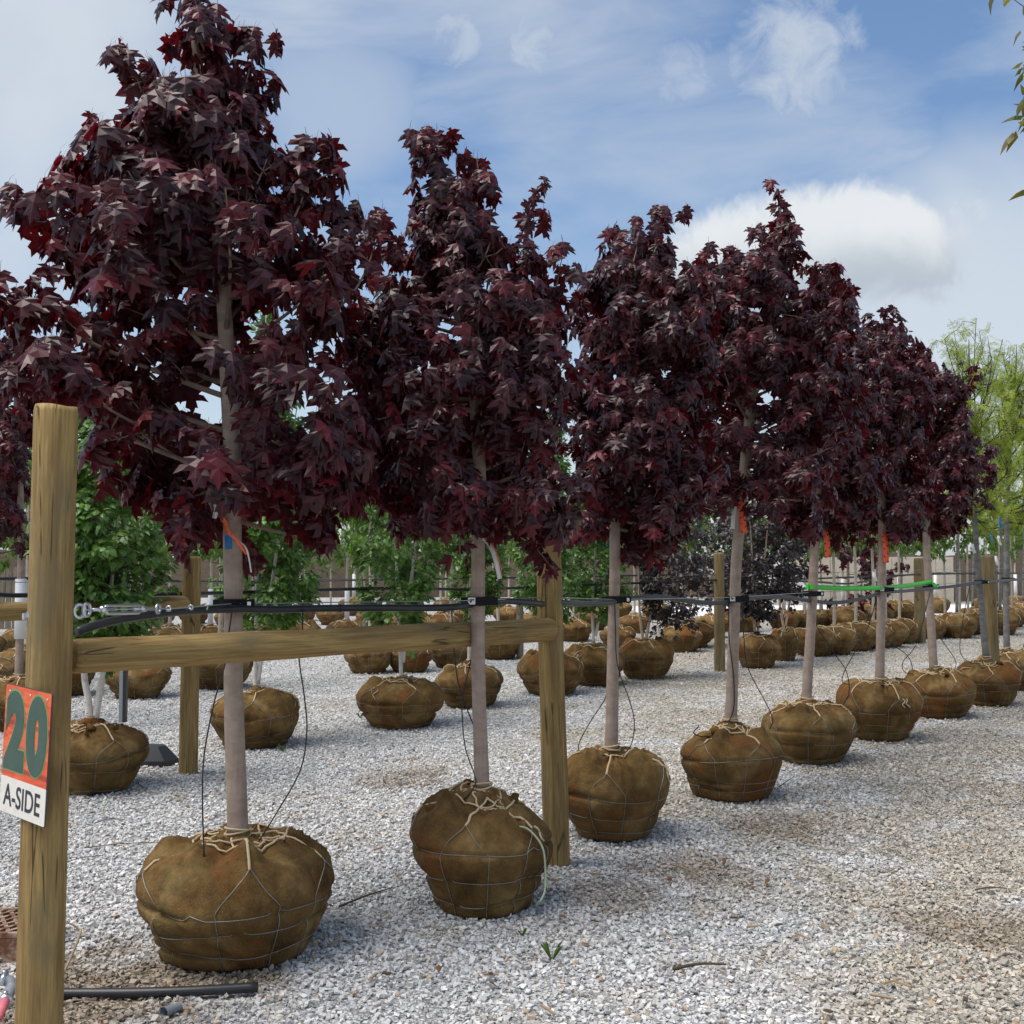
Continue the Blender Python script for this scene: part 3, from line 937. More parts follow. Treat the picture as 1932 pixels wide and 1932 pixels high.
# ------------------------------------------------------------------ posts and rails
def post(name, x, y, r, h, lean, mat, label, seed, group=None, n=28, m=70):
    """round timber, axis along local Z, foot slightly sunk into the gravel"""
    rng = np.random.default_rng(seed)
    z = np.linspace(-.06, h, m)
    fld = sines(rng, 8, 9); f2 = sines(rng, 10, 40)
    a = np.arange(n) * 2 * np.pi / n
    A, Z = np.meshgrid(a, z)
    q = np.stack([np.cos(A) * r * 5, np.sin(A) * r * 5, Z * .9], -1)
    rr = r * (1.03 - .05 * Z / h + .018 * fld(q) + .006 * f2(q * [1, 1, .2]))
    bev = np.clip((Z - (h - .012)) / .012, 0, 1); rr = rr * (1 - .06 * bev)
    v = np.stack([np.cos(A) * rr, np.sin(A) * rr, Z + (Z > h - .001) * .003 * fld(q)], -1).reshape(-1, 3)
    i = np.arange(m - 1)[:, None] * n; j = np.arange(n)[None, :]; k = (j + 1) % n
    f = np.stack([i + j, i + k, i + n + k, i + n + j], -1).reshape(-1, 4)
    c = len(v); v = np.vstack([v, [0, 0, h + .002]])
    top = np.stack([np.full(n, c), (m - 1) * n + np.arange(n), (m - 1) * n + (np.arange(n) + 1) % n], -1)
    o = MB().add(v, [f, top]).obj(name, mat)
    o.location = (x, y, 0); o.rotation_euler = (lean[1], lean[0], seed * 1.3)
    if lean != (0, 0): o.rotation_euler = (lean[1], lean[0], 0)
    return tag(o, label, 'post', group)
def rail(name, a, b, r, mat, label, seed):
    a, b = Vector(a), Vector(b)
    L = (b - a).length
    rng = np.random.default_rng(seed)
    n, m = 28, 90
    z = np.linspace(0, L, m); fld = sines(rng, 8, 7); f2 = sines(rng, 10, 40)
    an = np.arange(n) * 2 * np.pi / n; A, Z = np.meshgrid(an, z)
    q = np.stack([np.cos(A) * r * 5, np.sin(A) * r * 5, Z], -1)
    rr = r * (.94 + .10 * Z / L + .028 * fld(q) + .010 * f2(q * [1, 1, .25]))
    e = np.minimum(Z, L - Z); rr = rr * (1 - .12 * np.clip((.02 - e) / .02, 0, 1))
    v = np.stack([np.cos(A) * rr, np.sin(A) * rr, Z], -1).reshape(-1, 3)
    i = np.arange(m - 1)[:, None] * n; j = np.arange(n)[None, :]; k = (j + 1) % n
    f = np.stack([i + j, i + k, i + n + k, i + n + j], -1).reshape(-1, 4)
    c = len(v); v = np.vstack([v, [0, 0, 0], [0, 0, L]])
    c0 = np.stack([np.full(n, c), (np.arange(n) + 1) % n, np.arange(n)], -1)
    c1 = np.stack([np.full(n, c + 1), (m - 1) * n + np.arange(n), (m - 1) * n + (np.arange(n) + 1) % n], -1)
    o = MB().add(v, [f, c0, c1]).obj(name, mat)
    o.location = a; o.rotation_mode = 'QUATERNION'
    o.rotation_quaternion = (b - a).to_track_quat('Z', 'X')
    return tag(o, label, 'rail')

D1, D2 = 3.70, 6.25
def plumb(top, foot, d):
    """foot position on the ground and lean of a post seen from top to foot"""
    a, b = P(*top, d), P(*foot, d)
    sl = (a[0] - b[0]) / (a[2] - b[2])
    return a[0] - sl * a[2], sl, a[2]
px_, sl_, h_ = plumb((106, 766), (73, 1932), D1)
sign_post = post('timber_post', px_, D1, .0715, h_, (sl_, 0), M['post_wood'], 'thick timber post carrying the orange number sign', 3, m=110, n=40)
px2, sl2, _ = plumb((1035, 1040), (1051, 1625), D2)
mid_post = post('timber_post', px2, D2, .0715, 1.80, (sl2, 0), M['post_wood'], 'timber post at the end of the rail, hoses meeting at it', 5, m=90, n=36)
rail_a, rail_b = P(131, 1239, D1 + .09), P(1040, 1188, D2 - .07)
rail('timber_rail', rail_a, rail_b, .062, M['post_wood'], 'long round timber rail fixed between the number-sign post and next post', 9)
q = P(355, 1450, 8.86)
post('timber_post', q[0], 8.86, .072, 1.72, (.006, 0), M['post_wood'], 'timber post between two green clump birches', 11)
q = P(1358, 1260, 16.9)
post('timber_post', q[0], 16.9, .080, 1.80, (0, 0), M['old_post'], 'timber post standing among the dark purple birches', 12)
q = P(1875, 1200, 13.9)
post('timber_post', q[0], 13.9, .078, 1.75, (-.035, 0), M['old_post'], 'timber post behind the first honey locust, hose clipped to it', 13)
q = P(1736, 1200, 22.6)
post('timber_post', q[0], 22.6, .105, 1.72, (0, 0), M['old_post'], 'timber post in the row of small beige-stemmed trees', 14)
q = P(981, 1240, 18.9)
post('timber_post', q[0], 18.9, .060, 1.66, (0, 0), M['grey_post'], 'weathered grey post behind the green birches', 15)
q = P(690, 1200, 19.5)
post('timber_post', q[0], 19.5, .060, 1.60, (0, 0), M['grey_post'], 'slim brown post far behind, left of the weathered grey post', 16)
# second row brace
ra, rb = P(-190, 1163, 6.9), P(350, 1140, 8.80)
rail('timber_rail', ra, rb, .064, M['post_wood'], 'round timber rail of the birch row, running behind the number-sign post', 21)
post('timber_post', ra[0] - .02, 6.85, .075, 2.0, (0, 0), M['post_wood'], 'timber end post of the birch row, holding the rear rail', 22)
# hex bolt on the sign post
bp = P(56, 1163, D1 - .03)
bolt = MB()
bolt.add(*tube(np.array([bp + [-.018, -.01, 0], bp + [.035, .03, 0]]), .013, 6)).add(*tube(np.array([bp + [-.006, -.004, 0], bp + [.006, .004, 0]]), .019, 16))
tag(bolt.obj('hex_bolt', M['zinc'], smooth=False), 'shiny hex bolt head on the side of the number-sign post', 'bolt')

# ------------------------------------------------------------------ trees
MAPLE_ME = leaf_meshes(MAPLE, 'maple_leaf', M['maple_leaf'])
BIRCH_ME = leaf_meshes(BIRCH, 'birch_leaf', M['birch_leaf'])
PURPLE_ME = leaf_meshes(BIRCH, 'purple_birch_leaf', M['purple_birch_leaf'])

def env_from(prof, base, d, ysq=.95, ymax=.8, ymin=.12, wide=1.10):
    rows = sorted([(P(xl, y, d)[2], P(xl, y, d)[0] - base[0], P(xr, y, d)[0] - base[0]) for y, xl, xr in prof])
    z = np.array([r[0] for r in rows]); l = np.array([r[1] for r in rows]); r = np.array([q[2] for q in rows])
    def env(zz):
        a = np.interp(zz, z, l); b = np.interp(zz, z, r)
        rx = np.maximum((b - a) / 2 * wide, .03)
        return (a + b) / 2, rx, np.clip(rx * ysq, ymin, ymax)
    return env, z[0], z[-1]

def put_leaves(root, lv, kind, meshes, mat, nobj, camdir=None):
    """the leaves that show largest become leaf objects, the others one foliage part"""
    n = len(lv.p)
    sel = np.ones(n, bool)
    if nobj:
        base = np.array(root.location)
        w = lv.p + base
        dist = np.linalg.norm(w - np.array([0, 0, EYE]), axis=1)
        score = dist - 3.0 * lv.s
        pick = np.argsort(score)[:nobj]
        sel[pick] = False
        for i in pick:
            o = bpy.data.objects.new('leaf', meshes[lv.k[i]])
            COL.objects.link(o); o.parent = root
            m = Matrix.Identity(4)
            Rm = lv.R[i] * lv.s[i]
            for a in range(3):
                for b in range(3): m[a][b] = Rm[a, b]
                m[a][3] = lv.p[i, a]
            o.matrix_local = m
    if sel.any():
        f = joined(lv, kind, sel).obj('foliage', mat, root, smooth=False, attr=True)
        f['kind'] = 'stuff'

def trunk_obj(root, path, rad, mat, n=14, seed=0, name='trunk'):
    rng = np.random.default_rng(seed)
    p = smooth_path(path, 40)
    m = len(p)
    rr = np.interp(np.linspace(0, 1, m), np.linspace(0, 1, len(rad)), rad)
    f = sines(rng, 8, 7)
    a = np.arange(n) * 2 * np.pi / n
    q = np.stack([np.cos(a)[None] * .2 + 0 * p[:, :1], np.sin(a)[None] * .2 + 0 * p[:, :1], np.repeat(p[:, 2:], n, 1)], -1)
    o = MB().add(*tube(p, rr, n, True, 1 + .035 * f(q))).obj(name, mat, root)
    return p

LEAFMUL = 3.1
def maple(i, d, foot, Rr, h, trunk_px, r0, prof, shoots, nleaf, nb, zbase_y, label, detail, rot, bottom=1.0, nobj=300, lsize=(.075, .155)):
    base = np.array([P(*foot, d)[0], d, 0.0])
    root = empty('maple_tree', tuple(base), label, 'tree', 'purple-leaved maples along the front hose')
    env, z0, z1 = env_from(prof, base, d, wide=1.19)
    tp = np.array([P(x, y, d) - base for x, y in trunk_px])
    tp[0, 2] = min(tp[0, 2], h * .97)
    tr = trunk_obj(root, tp, r0, M['maple_bark'], seed=i)
    sh = []
    for s in shoots:
        pts = []
        for q in s['p']:
            pts.append(P(q[0], q[1], d + (q[2] if len(q) > 2 else 0)) - base)
        s = dict(s); s['p'] = np.array(pts); sh.append(s)
    zb = P(0, zbase_y, d)[2]
    limbs, lv = grow(100 + i, tr, env, int(nb * 1.35), int(nleaf * LEAFMUL), zb, z1, sh, size=(lsize[0] * .74, lsize[1] * .78), br=.017, space=.048)
    for mb in limbs: mb.obj('branch', M['twig_bark'], root)
    put_leaves(root, lv, MAPLE, MAPLE_ME, M['maple_leaf'], nobj)
    root_ball(root, 40 + i, Rr, h, detail, bottom, rot, r0[0])
    return root, base

NUMW = ['first', 'second', 'third', 'fourth', 'fifth', 'sixth', 'seventh']
def lab(i):
    return 'purple-leaved maple, %s tree along the black hose from the number-sign post' % NUMW[i]
# T1
maple(0, 4.91, (448, 1600), .405, .48, [(450, 1590), (447, 1500), (441, 1300), (440, 1100), (438, 1010), (440, 900), (432, 750), (424, 600), (410, 420), (388, 250), (368, 90), (362, 20)],
      [.046, .043, .040, .039, .036, .030, .020, .008],
      [(130, 300, 440), (190, 250, 500), (260, 180, 520), (340, 155, 545), (430, 130, 570), (520, 110, 620), (600, 100, 660), (680, 120, 690), (760, 130, 700), (850, 150, 690), (930, 190, 640), (985, 260, 600)],
      [dict(p=[(405, 330), (385, 150), (352, -20)], start=.3, dense=1.2, twigs=5), dict(p=[(420, 380), (455, 200), (488, 62)], start=.35, dense=1.3, twigs=6),
       dict(p=[(370, 400), (290, 230), (236, 88)], start=.4, dense=1.1, twigs=4), dict(p=[(330, 400), (215, 290), (180, 215)], start=.5, twigs=4),
       dict(p=[(470, 560), (560, 400), (600, 262)], start=.5, dense=1.0, twigs=4), dict(p=[(500, 500), (560, 330), (572, 255)], start=.6, twigs=3),
       dict(p=[(300, 640), (140, 500), (45, 385)], start=.62, dense=1.0, twigs=4), dict(p=[(300, 720), (180, 620), (95, 590)], start=.55, twigs=4),
       dict(p=[(430, 900), (250, 830), (165, 780), (60, 668), (-35, 565)], start=.60, dense=.9, twigs=7, tl=1.4, r=.013), dict(p=[(425, 930), (300, 840), (140, 750, -.2), (5, 725, -.25)], start=.5, dense=1.0, twigs=6),
       dict(p=[(400, 960), (345, 1000, -.25), (335, 1040, -.3)], start=.35, dense=1.5, twigs=5), dict(p=[(480, 900), (600, 880, -.1), (620, 930, -.15)], start=.4, twigs=4),
       dict(p=[(250, 760), (150, 720, .1), (128, 668, .1)], start=.6, size=.6, twigs=3),
       dict(p=[(480, 640), (620, 520), (650, 400, .2)], start=.55, size=.75, twigs=5), dict(p=[(500, 680), (660, 560), (722, 425, .25)], start=.5, size=.75, twigs=6)],
      1250, 26, 985, lab(0), 3, .3, .98, lsize=(.085, .175))
# T2
maple(1, 5.50, (909, 1500), .352, .555, [(910, 1492), (908, 1430), (902, 1250), (902, 1100), (902, 1010), (905, 900), (898, 780), (890, 640), (870, 500), (838, 380), (812, 290), (806, 258)],
      [.040, .036, .0335, .033, .031, .026, .016, .006],
      [(400, 785, 900), (440, 775, 960), (500, 745, 1030), (560, 700, 1075), (640, 690, 1090), (740, 670, 1095), (840, 660, 1095), (920, 680, 1085), (975, 730, 1060), (1010, 800, 1020)],
      [dict(p=[(870, 480), (820, 340), (803, 245)], start=.3, dense=1.4, twigs=8), dict(p=[(880, 560), (905, 420), (900, 300)], start=.4, dense=1.2, twigs=6),
       dict(p=[(895, 640), (985, 500), (1000, 378)], start=.45, dense=1.2, twigs=7, tl=1.3), dict(p=[(900, 700), (1030, 580), (1060, 490)], start=.5, twigs=6),
       dict(p=[(890, 700), (740, 560), (690, 440, .3)], start=.5, twigs=5, size=.7),
       dict(p=[(905, 990), (970, 990, -.3), (1010, 955, -.4)], start=.3, twigs=5), dict(p=[(900, 950), (820, 960, -.2), (790, 1010, -.25)], start=.4, twigs=5),
       dict(p=[(895, 960), (870, 1010, -.2), (868, 1060, -.25)], start=.6, dense=.6, twigs=1)],
      1250, 26, 985, lab(1), 3, 1.4, .88, lsize=(.07, .150))
# T3
maple(2, 6.92, (1155, 1430), .342, .505, [(1153, 1420), (1155, 1350), (1157, 1200), (1160, 1080), (1160, 1000), (1165, 880), (1180, 740), (1195, 600), (1200, 510), (1208, 450)],
      [.042, .038, .035, .034, .031, .024, .014, .006],
      [(490, 1140, 1270), (530, 1115, 1330), (600, 1085, 1355), (700, 1080, 1350), (800, 1075, 1350), (900, 1080, 1340), (970, 1095, 1310), (1030, 1120, 1280), (1055, 1150, 1250)],
      [dict(p=[(1190, 620), (1180, 500), (1160, 435)], start=.4, dense=1.2, twigs=6), dict(p=[(1195, 600), (1225, 480), (1256, 410)], start=.45, dense=1.3, twigs=7),
       dict(p=[(1170, 940), (1230, 1010, -.2), (1260, 1030, -.2)], start=.4, twigs=5), dict(p=[(1165, 960), (1110, 1000, -.2), (1060, 1020, -.35)], start=.4, twigs=5)],
      1250, 24, 1000, lab(2), 3, 2.2, .93, lsize=(.075, .150))
# T4
maple(3, 8.04, (1378, 1375), .372, .52, [(1378, 1366), (1381, 1300), (1386, 1150), (1390, 1050), (1400, 940), (1410, 820), (1425, 700), (1448, 560), (1466, 440), (1475, 375)],
      [.047, .043, .040, .040, .036, .026, .014, .005],
      [(480, 1390, 1510), (510, 1320, 1570), (570, 1295, 1600), (680, 1290, 1595), (780, 1285, 1600), (880, 1290, 1590), (940, 1310, 1560), (985, 1350, 1520)],
      [dict(p=[(1450, 580), (1462, 460), (1472, 362)], start=.25, dense=1.6, twigs=9), dict(p=[(1430, 640), (1520, 560), (1560, 510)], start=.4, twigs=6), dict(p=[(1420, 660), (1360, 560), (1330, 490)], start=.4, twigs=6),
       dict(p=[(1420, 640), (1395, 540), (1392, 485)], start=.5, twigs=5), dict(p=[(1405, 890), (1375, 930, -.25), (1350, 965, -.4)], start=.25, dense=1.3, twigs=7, tl=1.5), dict(p=[(1405, 880), (1440, 930, -.25), (1465, 965, -.35)], start=.25, dense=1.3, twigs=7, tl=1.5), dict(p=[(1402, 900), (1405, 915, -.25), (1408, 930, -.4)], start=.3, dense=1.3, twigs=5, tl=1.5)],
      1250, 24, 930, lab(3), 2, 3.0, .92, lsize=(.075, .150))
# T5
maple(4, 9.46, (1522, 1335), .406, .49, [(1521, 1326), (1525, 1260), (1532, 1150), (1536, 1060), (1540, 980), (1545, 860), (1553, 720), (1560, 600), (1566, 530)],
      [.045, .041, .039, .038, .034, .022, .006],
      [(520, 1530, 1595), (570, 1500, 1610), (650, 1475, 1645), (760, 1470, 1655), (860, 1470, 1660), (950, 1480, 1650), (1010, 1500, 1620), (1040, 1525, 1580)],
      [dict(p=[(1560, 640), (1572, 560), (1575, 510)], start=.3, twigs=6)],
      1150, 22, 1000, lab(4), 2, 4.1, .95)
# T6
maple(5, 10.6, (1660, 1300), .393, .525, [(1660, 1292), (1661, 1230), (1663, 1120), (1664, 1050), (1664, 960), (1662, 840), (1658, 720), (1655, 650)],
      [.045, .041, .038, .036, .028, .006],
      [(620, 1610, 1710), (650, 1595, 1735), (720, 1595, 1740), (800, 1585, 1750), (900, 1590, 1755), (980, 1605, 1740), (1030, 1630, 1710), (1050, 1650, 1690)],
      [dict(p=[(1655, 740), (1640, 660), (1640, 625)], start=.4, twigs=5)],
      1050, 20, 1000, lab(5), 2, 5.2, .93)
# T7
maple(6, 12.1, (1766, 1275), .407, .495, [(1762, 1266), (1758, 1200), (1752, 1100), (1748, 1030), (1748, 930), (1745, 800), (1740, 700), (1738, 660)],
      [.047, .043, .040, .038, .028, .006],
      [(645, 1700, 1745), (690, 1690, 1780), (740, 1690, 1835), (820, 1690, 1845), (900, 1695, 1850), (960, 1705, 1840), (1015, 1720, 1800), (1035, 1735, 1780)],
      [dict(p=[(1745, 860), (1810, 760), (1838, 708)], start=.5, twigs=5), dict(p=[(1748, 930), (1840, 880), (1868, 850)], start=.5, twigs=5)],
      1000, 20, 990, lab(6), 2, .7, .97)

# ---- green clump birches and other trees of the rows behind
def shrubby(name, i, d, foot, Rr, h, stems, prof, nleaf, kind, meshes, leafm, barkm, twigm, label, cat, group, nobj=0, detail=1, size=(.046, .076), nb=26, zb_y=None, rot=0.0, space=.035, twig=(.10, .30), droop=(.2, .9), shoots=(), r=(.022, .018, .010, .004), rise=(.1, .6), pet=.7, br=.008, burl=True, bottom=.92, ymax=.75, tw_r=.002, limb_obj=False):
    base = np.array([P(*foot, d)[0], d, 0.0])
    root = empty(name, tuple(base), label, cat, group)
    env, z0, z1 = env_from(prof, base, d, ymax=ymax)
    main = None
    for k, st in enumerate(stems):
        tp = np.array([P(x, y, d) - base for x, y in st])
        tp[:, 1] += np.linspace(0, .12 * (k - .5 * (len(stems) - 1)), len(tp))
        p = trunk_obj(root, tp, r, barkm, 9, i + k, 'stem' if len(stems) > 1 else 'trunk')
        if main is None: main = p
    zb = P(0, zb_y, d)[2] if zb_y else z0
    sh = []
    for s in shoots:
        s = dict(s); s['p'] = np.array([P(q[0], q[1], d) - base for q in s['p']]); sh.append(s)
    limbs, lv = grow(500 + i, main, env, int(nb * 1.3), int(nleaf * 2.6), zb, z1, sh, size=size, space=space, twig=twig, droop=droop, nk=len(kind), br=br, rise=rise, pet=pet, tw_r=tw_r, young=.9)
    if limb_obj:
        for mb in limbs: mb.obj('branch', twigm, root)
    else:
        al = MB()
        for mb in limbs:
            al.v += mb.v; al.a += mb.a; al.b += mb.b; al.m += mb.m
            al.f += [f + al.n for f in mb.f]; al.n += mb.n
        o = al.obj('branches', twigm, root); o['kind'] = 'stuff'
    put_leaves(root, lv, kind, meshes, leafm, nobj)
    if burl: root_ball(root, 70 + i, Rr, h, detail, bottom, rot, r[0])
    return root

GB = 'green clump birches in the second row'
def birch(i, d, foot, Rr, h, stems, prof, nleaf, label, nobj=0, detail=1, **kw):
    return shrubby('birch_tree', i, d, foot, Rr, h, stems, prof, nleaf, BIRCH, BIRCH_ME, M['birch_leaf'], M['birch_bark'], M['dark_twig'], label, 'tree', GB, nobj, detail, **kw)
birch(1, 8.25, (172, 1380), .415, .50, [[(170, 1368), (168, 1320), (160, 1240), (165, 1000), (190, 760), (205, 640)], [(178, 1368), (186, 1310), (198, 1230), (215, 1000), (235, 800)]],
      [(640, 180, 225), (720, 150, 270), (800, 130, 290), (900, 100, 305), (1000, 80, 320), (1100, 90, 330), (1180, 110, 300), (1240, 140, 215)], 3600,
      'green clump birch right behind the number-sign post', 300, 3, rot=.5, size=(.045, .075), r=(.028, .024, .012, .004))
birch(2, 10.2, (482, 1325), .40, .50, [[(482, 1312), (483, 1240), (486, 1100), (490, 900), (500, 700), (505, 590)], [(486, 1290), (505, 1150), (540, 900), (560, 750)]],
      [(600, 480, 520), (700, 450, 560), (800, 430, 590), (900, 410, 610), (1000, 400, 615), (1080, 410, 610), (1140, 430, 580), (1180, 455, 540)], 3000,
      'green clump birch behind the first maple trunk', 200, 2, rot=1.1, size=(.048, .078))
birch(3, 11.4, (757, 1290), .435, .47, [[(757, 1282), (755, 1220), (750, 1100), (740, 900), (728, 700), (722, 560)], [(760, 1250), (775, 1100), (800, 900), (810, 760)]],
      [(545, 712, 730), (620, 705, 745), (720, 680, 790), (820, 660, 820), (920, 640, 845), (1020, 640, 850), (1100, 650, 840), (1160, 670, 810), (1190, 700, 790)], 3000,
      'green clump birch with its root ball between the first two maple trunks', 200, 2, rot=2.0, size=(.048, .078))
birch(4, 12.9, (885, 1260), .42, .50, [[(885, 1250), (886, 1180), (890, 1000), (885, 800), (880, 700)], [(888, 1230), (905, 1100), (920, 950)]],
      [(700, 860, 900), (800, 840, 930), (900, 830, 950), (1000, 830, 960), (1080, 840, 960), (1130, 850, 940), (1160, 865, 920)], 2200,
      'green clump birch behind the second maple trunk', 0, 2, rot=3.0)
birch(5, 14.1, (1040, 1240), .43, .50, [[(1040, 1230), (1042, 1150), (1045, 1000), (1040, 800)], [(1044, 1215), (1065, 1100), (1080, 950)]],
      [(800, 1010, 1060), (900, 980, 1080), (1000, 965, 1095), (1080, 965, 1095), (1140, 980, 1085), (1170, 1000, 1070)], 2200,
      'green clump birch behind the post where the hoses meet', 0, 2, rot=3.9)
birch(6, 15.1, (1120, 1222), .43, .52, [[(1120, 1212), (1118, 1140), (1125, 1000), (1130, 850)], [(1124, 1200), (1140, 1100), (1150, 950)]],
      [(820, 1100, 1160), (920, 1070, 1180), (1020, 1060, 1190), (1090, 1065, 1188), (1130, 1080, 1175), (1160, 1095, 1150)], 2000,
      'green clump birch behind the third maple, last green one of its row', 0, 2, rot=4.6)
GP = 'dark purple birches in the second row'
def pbirch(i, d, foot, Rr, h, stems, prof, nleaf, label, detail=1, **kw):
    return shrubby('birch_tree', i, d, foot, Rr, h, stems, prof, nleaf, BIRCH, PURPLE_ME, M['purple_birch_leaf'], M['peach_bark'], M['dark_twig'], label, 'tree', GP, 0, detail, size=(.046, .080), **kw)
pbirch(7, 15.9, (1217, 1218), .41, .53, [[(1213, 1208), (1206, 1140), (1205, 1000), (1210, 800)], [(1218, 1208), (1235, 1130), (1270, 1000), (1300, 880)]],
       [(800, 1190, 1240), (900, 1180, 1300), (960, 1180, 1330), (1030, 1185, 1350), (1090, 1195, 1340), (1130, 1210, 1330), (1170, 1240, 1310)], 2000, 'purple birch with two leaning peach-coloured stems behind the third maple', 2, rot=.4, nb=30)
pbirch(8, 17.5, (1427, 1200), .37, .52, [[(1424, 1190), (1420, 1120), (1415, 1000), (1400, 900)], [(1430, 1190), (1440, 1100), (1450, 980), (1460, 880)]],
       [(880, 1370, 1480), (960, 1350, 1510), (1030, 1350, 1520), (1090, 1360, 1510), (1140, 1380, 1480), (1165, 1400, 1460)], 2200, 'pale-stemmed purple birch behind the fourth maple trunk', 1, rot=1.4, nb=30)
pbirch(9, 18.6, (1480, 1192), .26, .55, [[(1478, 1182), (1470, 1120), (1480, 1000), (1490, 900)], [(1482, 1182), (1495, 1100), (1500, 980)]],
       [(880, 1450, 1520), (960, 1440, 1540), (1030, 1440, 1545), (1090, 1450, 1540), (1130, 1465, 1520)], 1300, 'purple birch with the narrow olive root ball', 1, rot=2.4, nb=24)
pbirch(10, 21.5, (1300, 1185), .50, .50, [[(1300, 1176), (1305, 1100), (1310, 1000), (1320, 900)], [(1303, 1176), (1330, 1080), (1340, 980)]],
       [(900, 1270, 1380), (980, 1260, 1400), (1050, 1260, 1400), (1110, 1270, 1390), (1140, 1290, 1370)], 1500, 'purple birch furthest back, behind the lone post', 1, rot=3.4, nb=24)

# ---- honey locusts
LOC_ME = leaf_meshes(FROND, 'locust_leaf', M['locust_leaf'])
def locust(i, d, foot, Rr, h, stems, prof, nleaf, label, **kw):
    kw.setdefault('r', (.040, .034, .024, .006))
    return shrubby('honey_locust', i, d, foot, Rr, h, stems, prof, nleaf, FROND, LOC_ME, M['locust_leaf'], M['grey_bark'], M['dark_twig'], label, 'tree', 'yellow-green honey locusts', 0,
                   space=.075, twig=(.16, .42), droop=(.1, .8), size=(.11, .19), rise=(.3, .95), pet=.15, br=.020, ymax=1.0, tw_r=.0032, **kw)
locust(1, 13.05, (1862, 1255), .385, .51, [[(1861, 1246), (1855, 1180), (1848, 1100), (1842, 1030), (1840, 980), (1838, 880), (1830, 760), (1828, 640)]],
       [(660, 1790, 1870), (760, 1770, 1900), (860, 1770, 1910), (930, 1780, 1910), (985, 1800, 1880)], 620, 'honey locust standing next after the last maple, post right behind it', detail=2, nb=20, zb_y=985, rot=.8,
       shoots=[dict(p=[(1840, 800), (1838, 690), (1842, 600)], start=.4, twigs=5, tl=2), dict(p=[(1835, 800), (1800, 700), (1782, 640)], start=.4, twigs=5, tl=2), dict(p=[(1838, 820), (1870, 720), (1892, 640)], start=.4, twigs=4, tl=2)])
locust(2, 14.6, (1900, 1240), .40, .50, [[(1900, 1232), (1898, 1150), (1899, 1030), (1900, 960), (1905, 850), (1915, 720), (1918, 660)]],
       [(680, 1880, 1960), (780, 1860, 1990), (880, 1860, 2000), (960, 1870, 1990), (1010, 1890, 1960)], 620, 'honey locust second after the last maple, blue tags on its limbs', detail=2, nb=20, zb_y=990, rot=1.9,
       shoots=[dict(p=[(1910, 840), (1915, 740), (1918, 650)], start=.4, twigs=5, tl=2)])
locust(3, 17.5, (1985, 1200), .40, .50, [[(1985, 1192), (1983, 1050), (1980, 950), (1975, 780)]],
       [(740, 1920, 2030), (840, 1900, 2050), (940, 1900, 2050), (1010, 1920, 2030)], 420, 'honey locust third after the last maple', detail=1, nb=16, zb_y=1000)
far_loc = []
for k, (x, d, top) in enumerate([(1805, 24, 800), (1835, 27, 760), (1887, 25, 740), (1930, 30, 760), (1700, 30, 640), (1625, 33, 620)]):
    yb = 1055 + 1.15 / d * F
    hb = {4: 640, 5: 605}.get(k, top)
    locust(10 + k, d, (x, yb), .42, .5, [[(x, yb), (x + 2, 1020), (x + 1, 900), (x + 3, hb + 40)]],
           [(hb, x - 25, x + 25), (hb + 80, x - 55, x + 55), (900, x - 62, x + 62), (1000, x - 55, x + 55), (1035, x - 40, x + 40)], 330 if k < 4 else 380, 'thin-stemmed honey locust in the rows beyond the gravel lane', detail=1, nb=14, zb_y=1010, r=(.032, .028, .02, .006))

# ------------------------------------------------------------------ left-hand maples further back
def far_maple(i, d, foot, Rr, h, stem, prof, nleaf, label, zb_y, detail=1, nobj=0, lsize=(.08, .15), shoots=(), guard=None):
    base = np.array([P(*foot, d)[0], d, 0.0])
    root = empty('maple_tree', tuple(base), label, 'tree', 'purple-leaved maples further back')
    env, z0, z1 = env_from(prof, base, d, ymax=1.0)
    tr = trunk_obj(root, np.array([P(x, y, d) - base for x, y in stem]), [.042, .036, .03, .008], M['maple_bark'], 12, i)
    limbs, lv = grow(900 + i, tr, env, 18, nleaf, P(0, zb_y, d)[2], z1, (), size=lsize, br=.015)
    al = MB()
    for mb in limbs:
        al.v += mb.v; al.a += mb.a; al.b += mb.b; al.m += mb.m; al.f += [f + al.n for f in mb.f]; al.n += mb.n
    al.obj('branches', M['twig_bark'], root)['kind'] = 'stuff'
    put_leaves(root, lv, MAPLE, MAPLE_ME, M['maple_leaf'], nobj)
    root_ball(root, 300 + i, Rr, h, detail)
    if guard:
        a, b = P(foot[0], guard[0], d)[2], P(foot[0], guard[1], d)[2]
        MB().add(*tube(np.array([[0, 0, b], [0, 0, (a + b) / 2], [0, 0, a]]), .055, 14)).obj('trunk_guard', M['white_guard'], root)
    return root
far_maple(1, 11.2, (36, 1290), .42, .5, [(36, 1280), (38, 1150), (40, 1000), (34, 820), (20, 650)], [(640, -30, 40), (740, -80, 80), (820, -120, 78), (900, -140, 75), (960, -110, 72), (1000, -60, 60)], 1000,
          'purple maple with a white trunk guard left of the number-sign post', 985, 2, 0, (.08, .14), guard=(1092, 1205))
for k, (x, d, w) in enumerate([(1600, 27, 48), (1655, 29, 44), (1395, 26, 40)]):
    yb = 1055 + 1.2 / d * F
    far_maple(5 + k, d, (x, yb), .45, .5, [(x, yb), (x, 1100), (x, 1000), (x, 860)], [(850, x - 20, x + 20), (930, x - w, x + w), (1010, x - w, x + w), (1080, x - w, x + w), (1150, x - w * .8, x + w * .8)], 520,
              ['low-branched purple maple behind the bright green ribbon', 'low-branched purple maple behind the sixth maple trunk', 'low-branched purple maple behind the purple birches'][k], 1150, 1, 0, (.10, .17))

